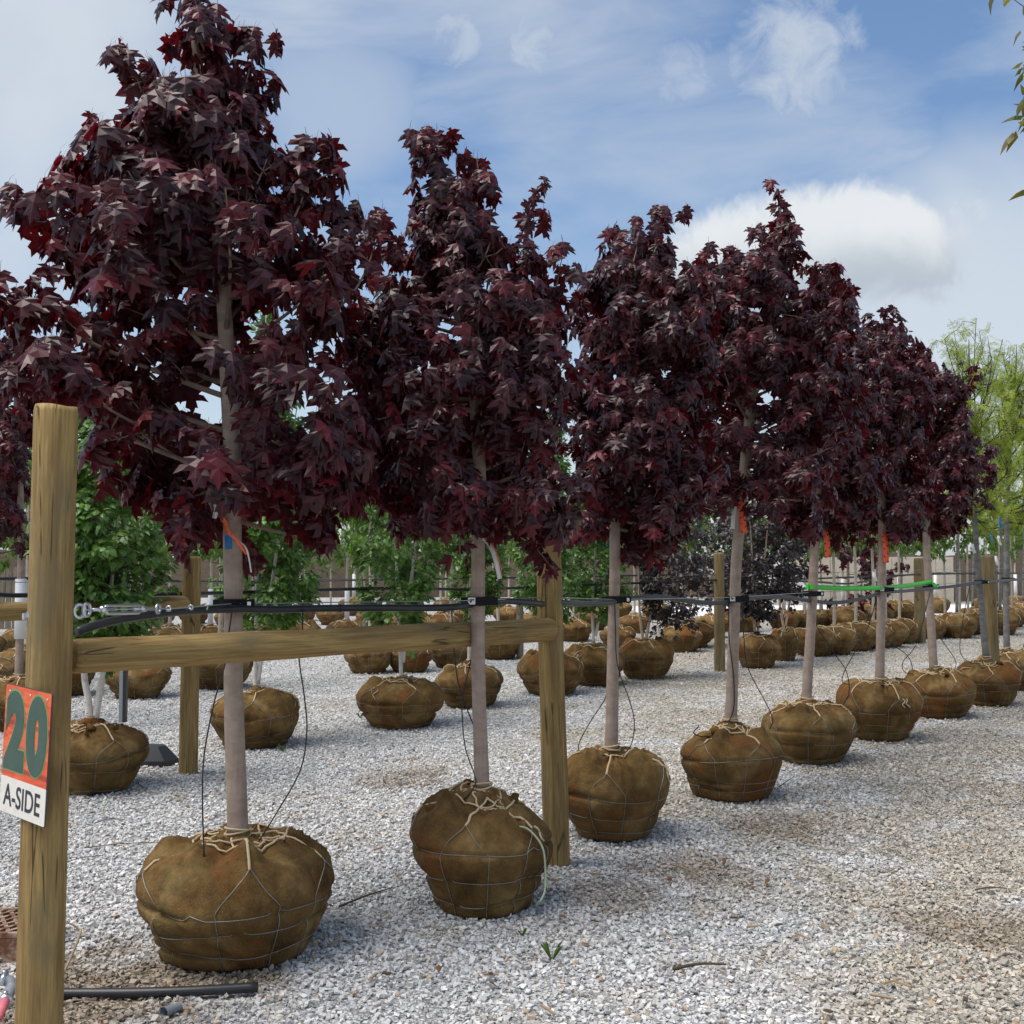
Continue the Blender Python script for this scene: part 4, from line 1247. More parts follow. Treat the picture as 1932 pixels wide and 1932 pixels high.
# ------------------------------------------------------------------ rows of small trees further back (copies of a few)
def small_tree(seed, stem_m, leaf_k, leaf_me, leafm, hgt, crown, nleaf, label, group, guard=False, rb=.40, lsz=(.06, .10), name='young_tree', lean=0.0):
    root = empty(name, (0, 0, 0), label, 'tree', group)
    rng = np.random.default_rng(seed)
    tp = np.array([[0, 0, .44], [lean * .3, .01, 1.2], [lean, .0, 2.0], [lean * 1.4, .02, hgt * .95]])
    tr = trunk_obj(root, tp, [.030, .026, .022, .006], stem_m, 9, seed)
    z0, z1, w = crown
    def env(z):
        t = np.clip((z - z0) / (z1 - z0), 0, 1)
        rx = np.maximum(w * np.sin(np.pi * (.12 + .8 * t)) ** .7, .05)
        return 0 * t + lean * 1.2, rx, rx
    limbs, lv = grow(seed, tr, env, 12, nleaf, z0, z1, (), size=lsz, space=.05, nk=len(leaf_k), br=.012, twig=(.12, .35))
    al = MB()
    for mb in limbs:
        al.v += mb.v; al.a += mb.a; al.b += mb.b; al.m += mb.m; al.f += [f + al.n for f in mb.f]; al.n += mb.n
    al.obj('branches', M['dark_twig'], root)['kind'] = 'stuff'
    put_leaves(root, lv, leaf_k, leaf_me, leafm, 0)
    root_ball(root, 200 + seed, rb, .47, 1, .9)
    if guard:
        MB().add(*tube(np.array([[0, 0, .47], [0, 0, .8], [0, 0, 1.15]]), .05, 12)).obj('trunk_guard', M['white_guard'], root)
    return root
SMALL_ME = leaf_meshes(BIRCH, 'young_leaf', M['birch_leaf_far'])
GY = 'beige-stemmed young trees in the back rows'
def gpt(x, yb, r=.38):
    g = G(x, yb); return (g[0], g[1] + r * .8, 0)
row3 = [(1543, 1240), (1584, 1237), (1625, 1230), (1658, 1225), (1682, 1223), (1708, 1216), (1763, 1207), (1794, 1204), (1822, 1200), (1838, 1198), (1898, 1188), (1920, 1184)]
row4 = [(1485, 1190), (1525, 1188), (1556, 1186), (1598, 1182), (1655, 1174), (1704, 1165), (1773, 1158), (1870, 1160), (1925, 1156)]
protoA = small_tree(31, M['beige_bark'], BIRCH, SMALL_ME, M['birch_leaf_far'], 3.6, (1.9, 3.7, .55), 700, 'beige-stemmed young tree in the row behind the last maples', GY)
protoA.location = gpt(*row3[0])
rr = random.Random(5)
ORD = ['first', 'second', 'third', 'fourth', 'fifth', 'sixth', 'seventh', 'eighth', 'ninth', 'tenth', 'eleventh', 'twelfth']
protoA['label'] = 'beige-stemmed young tree, first along its row from the purple birches'
for k, q in enumerate(row3[1:]):
    copy_tree(protoA, gpt(*q), 'beige-stemmed young tree, %s along its row from the purple birches' % ORD[k + 1], rr.uniform(0, 6.28), rr.uniform(.92, 1.06))
protoB = small_tree(32, M['beige_bark'], BIRCH, SMALL_ME, M['birch_leaf_far'], 3.4, (1.8, 3.5, .60), 700, 'young tree with a white trunk guard in the furthest row of the lane', 'white-guarded young trees in the back rows', True)
protoB.location = gpt(*row4[0])
protoB['label'] = 'white-guarded young tree, first along the last row before the white lane'
for k, q in enumerate(row4[1:]):
    copy_tree(protoB, gpt(*q), 'white-guarded young tree, %s along the last row before the white lane' % ORD[k + 1], rr.uniform(0, 6.28), rr.uniform(.92, 1.06))
# behind the birches, left of the lane
protoC = small_tree(33, M['beige_bark'], BIRCH, SMALL_ME, M['birch_leaf_far'], 3.2, (1.55, 3.4, .62), 900, 'leafy young tree in the rows behind the green birches', 'leafy young trees behind the green birches', False, .42, name='young_tree')
rowL = [(245, 1322), (402, 1304), (692, 1273), (768, 1271), (850, 1262), (940, 1246), (30, 1290), (-40, 1310), (100, 1318), (1085, 1212), (1168, 1226), (1200, 1196), (1290, 1232), (1345, 1205)]
protoC.location = gpt(*rowL[0])
for q in rowL[1:]:
    copy_tree(protoC, gpt(*q), None, rr.uniform(0, 6.28), rr.uniform(.92, 1.08))
protoD = small_tree(34, M['beige_bark'], BIRCH, SMALL_ME, M['birch_leaf_far'], 3.4, (1.6, 3.6, .70), 800, 'white-guarded young tree far behind the green birches', 'white-guarded young trees behind the birches', True, .45)
rowM = [(388, 1232), (150, 1250), (235, 1242), (310, 1238), (470, 1226), (560, 1222), (650, 1216), (745, 1208), (830, 1200), (1010, 1196), (1120, 1190), (30, 1240), (-60, 1255), (430, 1190), (620, 1180), (880, 1178), (520, 1196), (700, 1188), (780, 1184), (960, 1180), (60, 1200), (180, 1196), (290, 1186), (360, 1178), (500, 1166), (570, 1172), (665, 1162), (760, 1164), (840, 1158), (930, 1160), (1040, 1168), (1100, 1160), (1170, 1166), (1240, 1170)]
protoD.location = gpt(*rowM[0])
for k, q in enumerate(rowM[1:]):
    copy_tree(protoD if k % 5 == 0 else protoC, gpt(*q), None, rr.uniform(0, 6.28), rr.uniform(.9, 1.1))

# ------------------------------------------------------------------ far backdrop
t = NT('mulch', .95, .1)
a = t.noise(t.co('World'), 3.0, 6, .7); b = t.noise(t.co('World'), 14, 4, .7)
t.color(t.mix(b, t.mix(a, (.035, .024, .017), (.085, .062, .046)), t.mix(a, (.06, .045, .03), (.16, .125, .095))))
t.bump(b, 1.0, .08)
M['mulch'] = t.m
def berm(name, cx, cy, L, W, Hh, ang, mat, seed):
    rng = np.random.default_rng(seed); f = sines(rng, 9, .9); f2 = sines(rng, 12, 3.5)
    u = np.linspace(-1, 1, 70); w = np.linspace(-1, 1, 36)
    U, W_ = np.meshgrid(u, w)
    e = np.clip(1 - np.abs(U) ** 4, 0, 1) * np.clip(1 - W_ ** 2, 0, 1)
    q = np.stack([U * L, W_ * W, 0 * U], -1)
    z = Hh * e ** .7 * (1 + .16 * f(q) + .05 * f2(q)) - .05
    v = np.stack([U * L, W_ * W, z], -1).reshape(-1, 3) @ rotz(ang).T + [cx, cy, 0]
    i, j = np.meshgrid(np.arange(69), np.arange(35)); k = (j * 70 + i).ravel()
    return MB().add(v, np.stack([k, k + 1, k + 71, k + 70], -1)).obj(name, mat)
tag(berm('mulch_bank', 23.5, 50, 11, 4, 2.1, .25, M['mulch'], 4), 'long dark mulch bank behind the back rows', kind='structure')
tag(berm('mulch_bank', -14, 53, 26, 4, 2.0, .04, M['mulch'], 8), 'dark mulch bank closing the yard behind the birches', kind='structure')
t = NT('pale_path', .9, .1)
t.color(t.mix(t.noise(t.co('World'), 6, 4), (.66, .66, .66), (.80, .80, .80)))
M['pale_path'] = t.m
pv = MB()
pv.add([[4, 33, .006], [40, 36.5, .006], [46, 45, .006], [4, 40, .006]], [[0, 1, 2, 3]])
tag(pv.obj('path', M['pale_path'], smooth=False), 'bright white gravel lane in front of the mulch bank', kind='structure')
# block wall
t = NT('wall_block', .85, .2)
t.color(t.mix(t.noise(t.co('Object'), 9, 5, .6), (.36, .31, .24), (.56, .50, .41)))
M['wall_block'] = t.m
wall = empty('block_wall', (14.2, 43.5, 0), 'tan concrete block wall between the posts and the mulch bank', 'wall')
bm_ = MB().add(*box((0, 0, .295), (1.18, .6, .59))).mesh('block', M['wall_block'], smooth=False)
for rrow in range(3):
    for c in range(5):
        link('block', bm_, wall, (-2.4 + c * 1.2 + (.3 if rrow % 2 else 0), (.02 if (c + rrow) % 2 else 0), rrow * .60))
# weathered fence at the far left
fence = empty('slat_fence', (-12.5, 27.0, 0), 'weathered grey upright-board fence far behind the birches', 'fence')
sl = MB().add(*box((0, 0, .75), (.135, .025, 1.5))).mesh('board', M['grey_post'], smooth=False)
for k in range(46):
    link('board', sl, fence, (k * .155 - 3, .004 * ((k * 7) % 5), .02 * ((k * 13) % 4) / 4))
for z in (.4, 1.2):
    MB().add(*box((.55, .035, z), (7.1, .04, .09))).obj('fence_rail', M['grey_post'], fence)
# hedge trees on the horizon
far_labels = 'leafy tree in the far tree belt behind the yard'
treeF = None
def belt_tree(seed):
    root = empty('belt_tree', (0, 0, 0), far_labels, 'tree', 'far tree belt')
    rng = np.random.default_rng(seed)
    tr = trunk_obj(root, np.array([[0, 0, -.05], [.05, 0, 2], [0, .1, 4], [.1, 0, 6.2]]), [.16, .13, .10, .02], M['grey_bark'], 8, seed)
    def env(z):
        t = np.clip((z - .9) / 6.0, 0, 1); rx = np.maximum(2.5 * np.sin(np.pi * (.12 + .82 * t)) ** .6, .1)
        return 0 * t, rx, rx
    limbs, lv = grow(seed, tr, env, 26, 2600, 1.0, 6.6, (), size=(.22, .36), space=.16, twig=(.4, 1.1), nk=3, br=.05, tw_r=.01, rise=(.2, 1.6))
    al = MB()
    for mb in limbs:
        al.v += mb.v; al.a += mb.a; al.b += mb.b; al.m += mb.m; al.f += [f + al.n for f in mb.f]; al.n += mb.n
    al.obj('branches', M['dark_twig'], root)['kind'] = 'stuff'
    put_leaves(root, lv, BIRCH, SMALL_ME, M['birch_leaf_far'], 0)
    return root
protoF = belt_tree(61)
protoF.location = (-34, 70, 0)
for k in range(26):
    copy_tree(protoF, (-29 + k * 3.3 + rr.uniform(-.8, .8), 68 + rr.uniform(-4, 6) + (4 if k > 14 else 0), 0), None, rr.uniform(0, 6.28), rr.uniform(.55, .95))

# ------------------------------------------------------------------ cable, hoses, straps along the front row
DT = [4.91, 5.50, 6.92, 8.04, 9.46, 10.6, 12.1, 13.05, 14.6]
def pp(pts, n=None):
    q = np.array([P(*a) for a in pts])
    return q if n is None else smooth_path(q, n)
h1 = pp([(146, 1192, 3.95), (180, 1180, 4.02), (230, 1168, 4.15), (300, 1158, 4.35), (370, 1152, 4.60), (440, 1149, 4.82), (520, 1150, 4.92), (600, 1148, 5.00), (700, 1147, 5.12), (800, 1147, 5.28), (860, 1145, 5.38), (905, 1138, 5.56), (950, 1134, 5.75), (1000, 1137, 5.95), (1024, 1140, 6.12)], 110)
hose_o = MB(); hv, hf = tube(h1, .0165, 12); hose_o.add(hv, hf)
tag(hose_o.obj('irrigation_hose', M['hose']), 'black irrigation hose above the timber rail, cut end by the sign post', 'hose')
h2 = pp([(1055, 1136, 6.22), (1075, 1138, 6.3), (1110, 1139, 6.55), (1155, 1136, 6.85), (1200, 1128, 7.1), (1250, 1127, 7.4), (1300, 1134, 7.65), (1350, 1138, 7.9), (1385, 1134, 8.10), (1430, 1127, 8.5), (1480, 1126, 8.95), (1524, 1133, 9.40), (1580, 1137, 9.85), (1630, 1128, 10.3), (1668, 1118, 10.7), (1710, 1115, 11.3), (1760, 1110, 12.0), (1800, 1106, 12.4), (1850, 1099, 12.98), (1880, 1096, 13.6), (1930, 1093, 14.8), (2000, 1090, 16.5)], 190)
tag(MB().add(*tube(h2, .0160, 12)).obj('irrigation_hose', M['grey_hose']), 'dark grey wavy irrigation hose running on from the mid post', 'hose')
tie = MB()
for i in (14, 34, 52, 88): tie.add(*tube(np.array([h1[i] + [-.003, -.001, 0], h1[i] + [.003, .001, 0]]), .0195, 10))
cab = pp([(160, 1151, 3.75), (330, 1148, 4.40), (437, 1139, 4.86), (897, 1133, 5.46), (1033, 1127, 6.20)])
cable = MB().add(*tube(cab, .0028, 6))
cable2 = pp([(1033, 1127, 6.20), (1158, 1131, 6.88), (1385, 1127, 8.0), (1526, 1118, 9.42), (1665, 1112, 10.56), (1752, 1104, 12.06), (1850, 1096, 13.0), (1872, 1094, 13.83)])
ce = cable.obj('support_cable', M['cable'])
tag(ce, 'thin steel support cable with turnbuckle, from the sign post to the mid post', 'cable')
tag(MB().add(*tube(cable2, .0028, 6)).obj('support_cable', M['cable']), 'thin steel support cable strung from the mid post past the far maples', 'cable')
tie.obj('tie', M['drip'], ce)
# turnbuckle
ax = nrm(P(330, 1148, 4.40) - P(150, 1151, 3.72))
def along(px, py=None):
    t_ = (px - 150) / 180.0
    return P(150, 1151, 3.72) + (P(330, 1148, 4.40) - P(150, 1151, 3.72)) * t_
tb = MB()
a0, a1 = along(190), along(262)
sd = nrm(np.cross(ax, [0, 0, 1.0])); upv = np.cross(sd, ax)
for s in (-1, 1):
    tb.add(*tube(np.array([a0 + upv * .004 * s, a0 + ax * .03 + upv * .014 * s, a1 - ax * .03 + upv * .014 * s, a1 + upv * .004 * s]), .0058, 8))
for c in (a0, a1): tb.add(*tube(np.array([c - ax * .016, c + ax * .016]), .012, 8))
tb.obj('turnbuckle_body', M['zinc'], ce)
rod = MB()
rod.add(*tube(np.array([along(172), a0 + ax * .07]), .0055, 8)).add(*tube(np.array([a1 - ax * .06, along(285)]), .0055, 8))
def loop(c, r, u, w, tr_, n=20, a0_=0, a1_=6.283):
    th = np.linspace(a0_, a1_, n)
    return tube(np.array([c + r * (math.cos(x) * u + math.sin(x) * w) for x in th]), tr_, 7)
rod.add(*loop(along(162), .022, ax, upv, .0055)).add(*loop(along(294), .017, ax, upv, .0048))
rod.obj('hook', M['zinc'], ce)
eye = MB()
ec = P(150, 1153, 3.74)
eye.add(*loop(ec, .022, nrm(ax + sd * .4), upv, .006)).add(*tube(np.array([P(118, 1153, 3.70), P(141, 1153, 3.73)]), .008, 8))
eye.obj('eye_bolt', M['zinc'], ce)
cl = MB()
for px in (316, 360, 388):
    c = along(px) if px < 330 else P(px, 1146, 4.40 + (px - 330) * .0043)
    cl.add(*loop(c, .009, sd, upv, .0035)).add(*box(c + [0, 0, -.006], (.016, .016, .010)))
cl.obj('cable_clamp', M['zinc'], ce)

STR = [(437, 1139, 4.91, .046, 'on the first maple, hose hanging in front', 0), (899, 1134, 5.50, .038, 'with white label on the second maple', 1), (1158, 1131, 6.92, .040, 'on the third maple', 0),
       (1385, 1130, 8.04, .045, 'with white label on the fourth maple', 1), (1530, 1120, 9.46, .044, 'on the fifth maple under the green ribbon', 0), (1665, 1112, 10.6, .044, 'with white label on the sixth maple', 1),
       (1752, 1106, 12.1, .046, 'on the seventh maple', 0), (1849, 1098, 13.05, .046, 'on the honey locust after the last maple', 0), (1899, 1093, 14.6, .044, 'on the second honey locust', 0)]
for k, (x, y, d, r, lb, white) in enumerate(STR):
    c = P(x, y, d)
    root = empty('tree_strap', tuple(c), 'black webbing strap ' + lb, 'strap', 'straps holding the front row to the cable')
    th = np.linspace(0, 2 * np.pi, 22)
    mb = MB()
    z0, z1 = -.022, .022
    ring = [np.stack([np.cos(th) * q, np.sin(th) * q, np.full(22, z)], -1) for q, z in ((r + .004, z0), (r + .011, z0), (r + .011, z1), (r + .004, z1))]
    v = np.concatenate(ring); f = []
    for a in range(4):
        b = (a + 1) % 4
        f += [(a * 22 + j, a * 22 + j + 1, b * 22 + j + 1, b * 22 + j) for j in range(21)]
    mb.add(v, np.array(f))
    # buckle tongue towards the cable
    mb.add(*box((.055, -.02, 0), (.10, .020, .040), rotz(.25))).add(*box((-.045, -.022, 0), (.06, .018, .038), rotz(-.2)))
    mb.obj('strap_band', M['strap'], root, smooth=False)
    if white:
        fx, fy = -.022, -(r + .014)
        MB().add(*box((fx, fy, .002), (.036, .003, .034))).obj('label_patch', M['label_white'], root, smooth=False)
        ink = MB(); yy = fy - .0022
        ink.add([[fx - .011, yy, .004], [fx + .003, yy, .004], [fx - .004, yy, -.010]], [[0, 1, 2]])
        ink.add(*box((fx + .001, yy + .0006, .008), (.024, .001, .006)))
        ink.obj('label_print', M['label_ink'], root, smooth=False)
    else:
        MB().add(*box((.085, -.034, .0), (.016, .006, .020), rotz(.25))).obj('buckle', M['zinc'], root, smooth=False)

# drip tubes
DR = [('to the first maple, hanging on its sign-post side', 4.85, [(438, 1150), (431, 1200), (425, 1250), (403, 1330), (385, 1426), (382, 1512), (385, 1616)], .0, -.22),
      ('to the first maple, bowing out on the mid-post side', 4.95, [(571, 1150), (570, 1200), (564, 1240), (574, 1313), (579, 1379), (567, 1452), (529, 1522), (488, 1588)], .0, -.10),
      ('crossing behind the second maple trunk', 5.55, [(852, 1150), (856, 1218), (864, 1284), (878, 1329), (896, 1377), (905, 1420)], .05, .05),
      ('to the second maple ball with its end on the burlap', 5.55, [(897, 1150), (893, 1221), (874, 1311), (872, 1351), (878, 1411), (893, 1455), (897, 1478), (880, 1504), (845, 1528)], .04, -.20),
      ('looping to the post side of the third maple', 6.95, [(1150, 1150), (1150, 1240), (1145, 1309), (1116, 1358), (1092, 1404), (1100, 1426), (1132, 1430)], .06, -.12),
      ('looping to the lane side of the third maple', 6.87, [(1160, 1140), (1161, 1180), (1165, 1254), (1188, 1323), (1197, 1365), (1188, 1411), (1155, 1433)], 0, -.12),
      ('curling over the fourth maple ball', 8.0, [(1375, 1138), (1376, 1207), (1385, 1288), (1382, 1346), (1357, 1381), (1329, 1390), (1309, 1383), (1318, 1371)], 0, -.12),
      ('to the fifth maple ball', 9.2, [(1400, 1135), (1404, 1210), (1412, 1262), (1447, 1330), (1458, 1358), (1452, 1376)], -.3, .05),
      ('from the fifth maple strap down to the sixth ball', 10.1, [(1529, 1138), (1541, 1181), (1575, 1234), (1596, 1265), (1602, 1305), (1589, 1334)], -.4, .15),
      ('slanting from the hose to the sixth maple ball', 10.4, [(1655, 1122), (1639, 1179), (1610, 1235), (1594, 1265), (1589, 1286), (1604, 1292)], -.1, -.1),
      ('from the sixth maple down to the seventh ball', 11.4, [(1655, 1120), (1668, 1198), (1711, 1236), (1722, 1262), (1722, 1275)], -.5, .35),
      ('slanting to the seventh maple ball', 11.8, [(1756, 1112), (1730, 1212), (1704, 1248), (1706, 1267), (1722, 1272)], 0, -.05),
      ('from the seventh maple over its ball', 12.3, [(1758, 1112), (1764, 1183), (1800, 1241), (1802, 1260), (1790, 1274), (1757, 1276)], -.1, -.3),
      ('to the first honey locust ball', 12.8, [(1830, 1103), (1815, 1180), (1812, 1230), (1830, 1250), (1850, 1252)], 0, .05)]
for lb, d, pts, o0, o1 in DR:
    n = len(pts)
    p = smooth_path(np.array([P(x, y, d + o0 + (o1 - o0) * (k / (n - 1)) ** 2) for k, (x, y) in enumerate(pts)]), 48)
    tag(MB().add(*tube(p, .0034 if d < 7 else .0042, 6)).obj('drip_tube', M['drip']), 'thin black drip tube ' + lb, 'tube', 'drip tubes of the front row')

# second row hose and cable
h3 = pp([(-120, 1100, 6.9), (0, 1122, 7.5), (88, 1122, 7.9), (200, 1122, 8.5), (355, 1120, 8.95), (480, 1117, 10.1), (640, 1112, 11.0), (757, 1110, 11.6), (900, 1112, 13.0), (1040, 1106, 14.2), (1150, 1102, 15.3), (1260, 1098, 16.3), (1370, 1094, 17.0), (1470, 1094, 18.4), (1580, 1090, 20.5), (1736, 1084, 22.5), (1900, 1080, 25)], 120)
tag(MB().add(*tube(h3, .0165, 8)).obj('irrigation_hose', M['hose']), 'black irrigation hose threaded through the green birch row', 'hose')
c3 = h3.copy(); c3[:, 2] += .09
tag(MB().add(*tube(c3, .003, 5)).obj('support_cable', M['cable']), 'thin steel support cable of the green birch row', 'cable')
h4 = pp([(-200, 1092, 10.5), (0, 1092, 11.3), (200, 1090, 12.6), (400, 1098, 14.2), (700, 1094, 17), (981, 1090, 18.9), (1300, 1084, 22), (1500, 1082, 24)], 80)
tag(MB().add(*tube(h4, .0165, 8)).obj('irrigation_hose', M['hose']), 'black irrigation hose in the row behind the green birches', 'hose')
h5 = pp([(1500, 1096, 20), (1544, 1098, 21), (1600, 1101, 22), (1660, 1092, 23), (1720, 1084, 24), (1780, 1082, 25), (1850, 1083, 26), (1960, 1080, 28)], 60)
tag(MB().add(*tube(h5, .020, 8)).obj('irrigation_hose', M['grey_hose']), 'grey irrigation hose along the beige-stemmed young trees', 'hose')

# ------------------------------------------------------------------ ribbons and tags
def ribbon(name, pts, w, mat, label, dots=None, cat='ribbon', face=(0, -1, 0), twist=0.0, group=None):
    p = smooth_path(np.array([P(*q) for q in pts]), 22)
    tg = nrm(np.gradient(p, axis=0)); s = nrm(np.cross(tg, np.array(face, float)))
    ang = np.linspace(0, twist, len(p))[:, None]
    s = s * np.cos(ang) + np.cross(tg, s) * np.sin(ang)
    nn = np.cross(s, tg) * .0006
    L, Rr_ = p - s * w / 2, p + s * w / 2
    m = len(p)
    v = np.concatenate([L - nn, Rr_ - nn, Rr_ + nn, L + nn])
    f = []
    for a in range(4):
        b = (a + 1) % 4
        f += [(a * m + j, a * m + j + 1, b * m + j + 1, b * m + j) for j in range(m - 1)]
    f += [(0, m, 2 * m, 3 * m), (m - 1, 4 * m - 1, 3 * m - 1, 2 * m - 1)]
    o = MB().add(v, np.array(f)).obj(name, mat)
    if dots:
        dm = MB()
        seg = np.linspace(1, m - 2, dots)
        for k, x in enumerate(seg):
            i = int(x); c = p[i] + s[i] * w * (.32 if k % 2 else -.32)
            for sg in (1, -1):
                th = np.arange(8) * np.pi / 4; up_ = tg[i]
                n2 = nrm(nn[i])
                dm.add(c + n2 * .0016 * sg + w * .13 * (np.cos(th)[:, None] * s[i] + np.sin(th)[:, None] * up_), [list(range(8))])
        dm.obj('dot', M['orange_dot'], o, smooth=False)
    return tag(o, label, cat, group)
ribbon('flagging_ribbon', [(408, 946, 4.86), (412, 965, 4.80), (424, 985, 4.80), (430, 1002, 4.80), (445, 1018, 4.80), (465, 1046, 4.82)], .020, M['orange_ribbon'], 'orange spotted flagging ribbon on the first maple', 9, twist=.8)
ribbon('flagging_ribbon', [(404, 944, 4.84), (408, 960, 4.79), (404, 978, 4.79)], .020, M['white_tag'], 'short white tag end on the first maple', cat='tag')
ribbon('flagging_ribbon', [(450, 1020, 4.84), (464, 1034, 4.80), (470, 1055, 4.80), (474, 1080, 4.81)], .008, M['white_tag'], 'thin white ribbon tail hanging from the first maple', cat='tag', twist=.6)
ribbon('bark_tag', [(430, 1010, 4.868), (431, 1022, 4.866), (431, 1036, 4.866)], .030, M['blue_tag'], 'blue tag on the first maple trunk', cat='tag')
ribbon('flagging_ribbon', [(912, 1012, 5.46), (922, 1020, 5.42), (933, 1042, 5.40), (941, 1070, 5.40), (944, 1088, 5.40)], .026, M['orange_ribbon'], 'orange spotted flagging ribbon curling off the second maple', 8, twist=.9)
ribbon('flagging_ribbon', [(912, 1014, 5.45), (926, 1032, 5.40), (936, 1060, 5.38), (943, 1092, 5.38)], .022, M['white_tag'], 'white ribbon tail over the orange one on the second maple', cat='tag', twist=-.4)
ribbon('flagging_ribbon', [(1398, 944, 8.0), (1400, 965, 7.98), (1402, 985, 7.97), (1404, 1006, 7.98)], .045, M['orange_ribbon'], 'orange spotted flagging ribbon on the fourth maple', 10)
ribbon('flagging_ribbon', [(1388, 948, 8.0), (1384, 970, 7.97), (1382, 998, 7.97)], .030, M['white_tag'], 'white paper tag on the fourth maple', cat='tag')
ribbon('flagging_ribbon', [(1556, 1000, 9.42), (1560, 1020, 9.40), (1562, 1052, 9.40)], .048, M['orange_ribbon'], 'orange spotted flagging ribbon on the fifth maple', 9)
ribbon('flagging_ribbon', [(1668, 1006, 10.55), (1671, 1030, 10.52), (1672, 1062, 10.52)], .052, M['orange_ribbon'], 'orange spotted flagging ribbon on the sixth maple', 9)
gr = smooth_path(np.array([P(1526, 1107, 9.415), P(1560, 1109, 9.62), P(1610, 1110, 10.0), (P(1664, 1109, 10.545)), P(1700, 1106, 11.1), P(1730, 1102, 11.6), P(1757, 1098, 12.05)]), 50)
w = .042; m = len(gr)
nn = np.array([.0006, -.0008, 0])
v = np.concatenate([gr - [0, 0, w / 2] - nn, gr + [0, 0, w / 2] - nn, gr + [0, 0, w / 2] + nn, gr - [0, 0, w / 2] + nn])
f = []
for a in range(4):
    b = (a + 1) % 4
    f += [(a * m + j, a * m + j + 1, b * m + j + 1, b * m + j) for j in range(m - 1)]
gro = MB().add(v, np.array(f)).obj('flagging_ribbon', M['green_ribbon'])
tag(gro, 'bright green ribbon stretched from the fifth to the seventh maple', 'ribbon')
knot = MB()
kp = P(1757, 1099, 12.03)
for dx, dz in ((.07, -.045), (.05, -.07), (-.03, .05)):
    knot.add(kp + np.array([[0, 0, 0], [dx * .5, -.01, dz * .5 + .02], [dx, -.015, dz], [dx * .55, -.012, dz * .5 - .02]]), [[0, 1, 2, 3]])
knot.obj('ribbon_end', M['green_ribbon'], gro, smooth=False)
loopg = MB(); th = np.linspace(0, 2 * np.pi, 24)
for (x, y, d, r) in ((1530, 1107, 9.46, .0435), (1751, 1099, 12.1, .046)):
    c = P(x, y, d)
    a = np.stack([c[0] + np.cos(th) * r, c[1] + np.sin(th) * r, np.full(24, c[2] - w / 2)], -1); b = a + [0, 0, w]
    loopg.add(np.concatenate([a, b]), np.array([(j, j + 1, 24 + j + 1, 24 + j) for j in range(23)]))
loopg.obj('ribbon_wrap', M['green_ribbon'], gro)
TG = [('white plant tag dangling in the first honey locust', 1836, 1035, 12.9, 'white_tag'), ('white plant tag low in the second honey locust', 1880, 1058, 14.3, 'white_tag'), ('white plant tag by the second honey locust trunk', 1885, 1020, 14.4, 'white_tag'),
      ('blue tag on a limb of the second honey locust', 1887, 986, 14.4, 'blue_tag'), ('lower blue tag in the second honey locust', 1871, 1017, 14.3, 'blue_tag'), ('yellow plant tag among the purple birches', 1296, 1040, 15.8, 'yellow_tag'), ('white plant tag among the purple birches', 1302, 1056, 15.7, 'white_tag'),
      ('white plant tag hanging under the sixth maple', 1650, 1088, 10.5, 'white_tag')]
for lb, x, y, d, mt in TG:
    ribbon('plant_tag', [(x - 1, y - 9, d), (x, y, d - .02), (x + 3, y + 9, d - .02)], .035, M[mt], lb, cat='tag', twist=.5)

# ------------------------------------------------------------------ number sign
c_tl, c_tr = P(11, 1289, 3.73), P(97, 1308, 3.54)
c_bl, c_br = P(-1, 1528, 3.73), P(84, 1563, 3.54)
org = (c_bl + c_br) / 2
xa = c_tr - c_tl; SW = np.linalg.norm((c_tr - c_tl + c_br - c_bl) / 2)
xa = nrm((c_tr - c_tl + c_br - c_bl) / 2)
SH = (np.linalg.norm(c_tr - c_br) + np.linalg.norm(c_tl - c_bl)) / 2
ya = nrm((c_tl + c_tr - c_bl - c_br)); ya = nrm(ya - xa * np.dot(xa, ya))
za = np.cross(xa, ya)
sign = empty('number_sign', tuple(org), 'orange and white number sign reading 20 A-SIDE, nailed to the thick post', 'sign')
mt = Matrix.Identity(4)
for a in range(3):
    mt[a][0], mt[a][1], mt[a][2], mt[a][3] = xa[a], ya[a], za[a], org[a]
sign.matrix_world = mt
t = NT('sign_orange', .45, .4)
v = t.co('Object', (2.0, 9, 1))
n1 = t.noise(v, 3.0, 5, .65, .8); n2 = t.noise(t.co('Object'), 6, 3)
col = t.ramp(n1, [(.25, (.42, .035, .018)), (.45, (.66, .085, .030)), (.62, (.80, .17, .055)), (.80, (.86, .34, .11))])
col = t.mix(t.rng(n2, .45, .7, 0, .6), col, (.55, .06, .03))
wv = t.n('ShaderNodeTexWave', wave_type='BANDS', bands_direction='Y'); t.t.links.new(t.co('Object'), wv.inputs['Vector'])
wv.inputs['Scale'].default_value = 2.1; wv.inputs['Distortion'].default_value = .6
col = t.mix(t.rng(wv.outputs['Fac'], .06, .0, 0, .7), col, (.22, .02, .015))
t.color(col); M['sign_orange'] = t.m
t = NT('sign_white', .45, .4)
col = t.mix(t.rng(t.noise(t.co('Object'), 22, 5, .65), .5, .75, 0, .45), (.74, .71, .64), (.44, .40, .32))
t.color(col); M['sign_white'] = t.m
t = NT('sign_green', .5, .35)
col = t.mix(t.noise(t.co('Object'), 14, 5, .6), (.030, .062, .048), (.075, .125, .100))
t.color(col); M['sign_green'] = t.m
M['sign_edge'] = plain('sign_edge', (.16, .30, .12), .5, .3)
M['sign_ink'] = plain('sign_ink', (.032, .036, .045), .5, .3, 0, .2)
M['sign_side'] = plain('sign_side', (.07, .065, .06), .6, .3)
split = .285 * SH
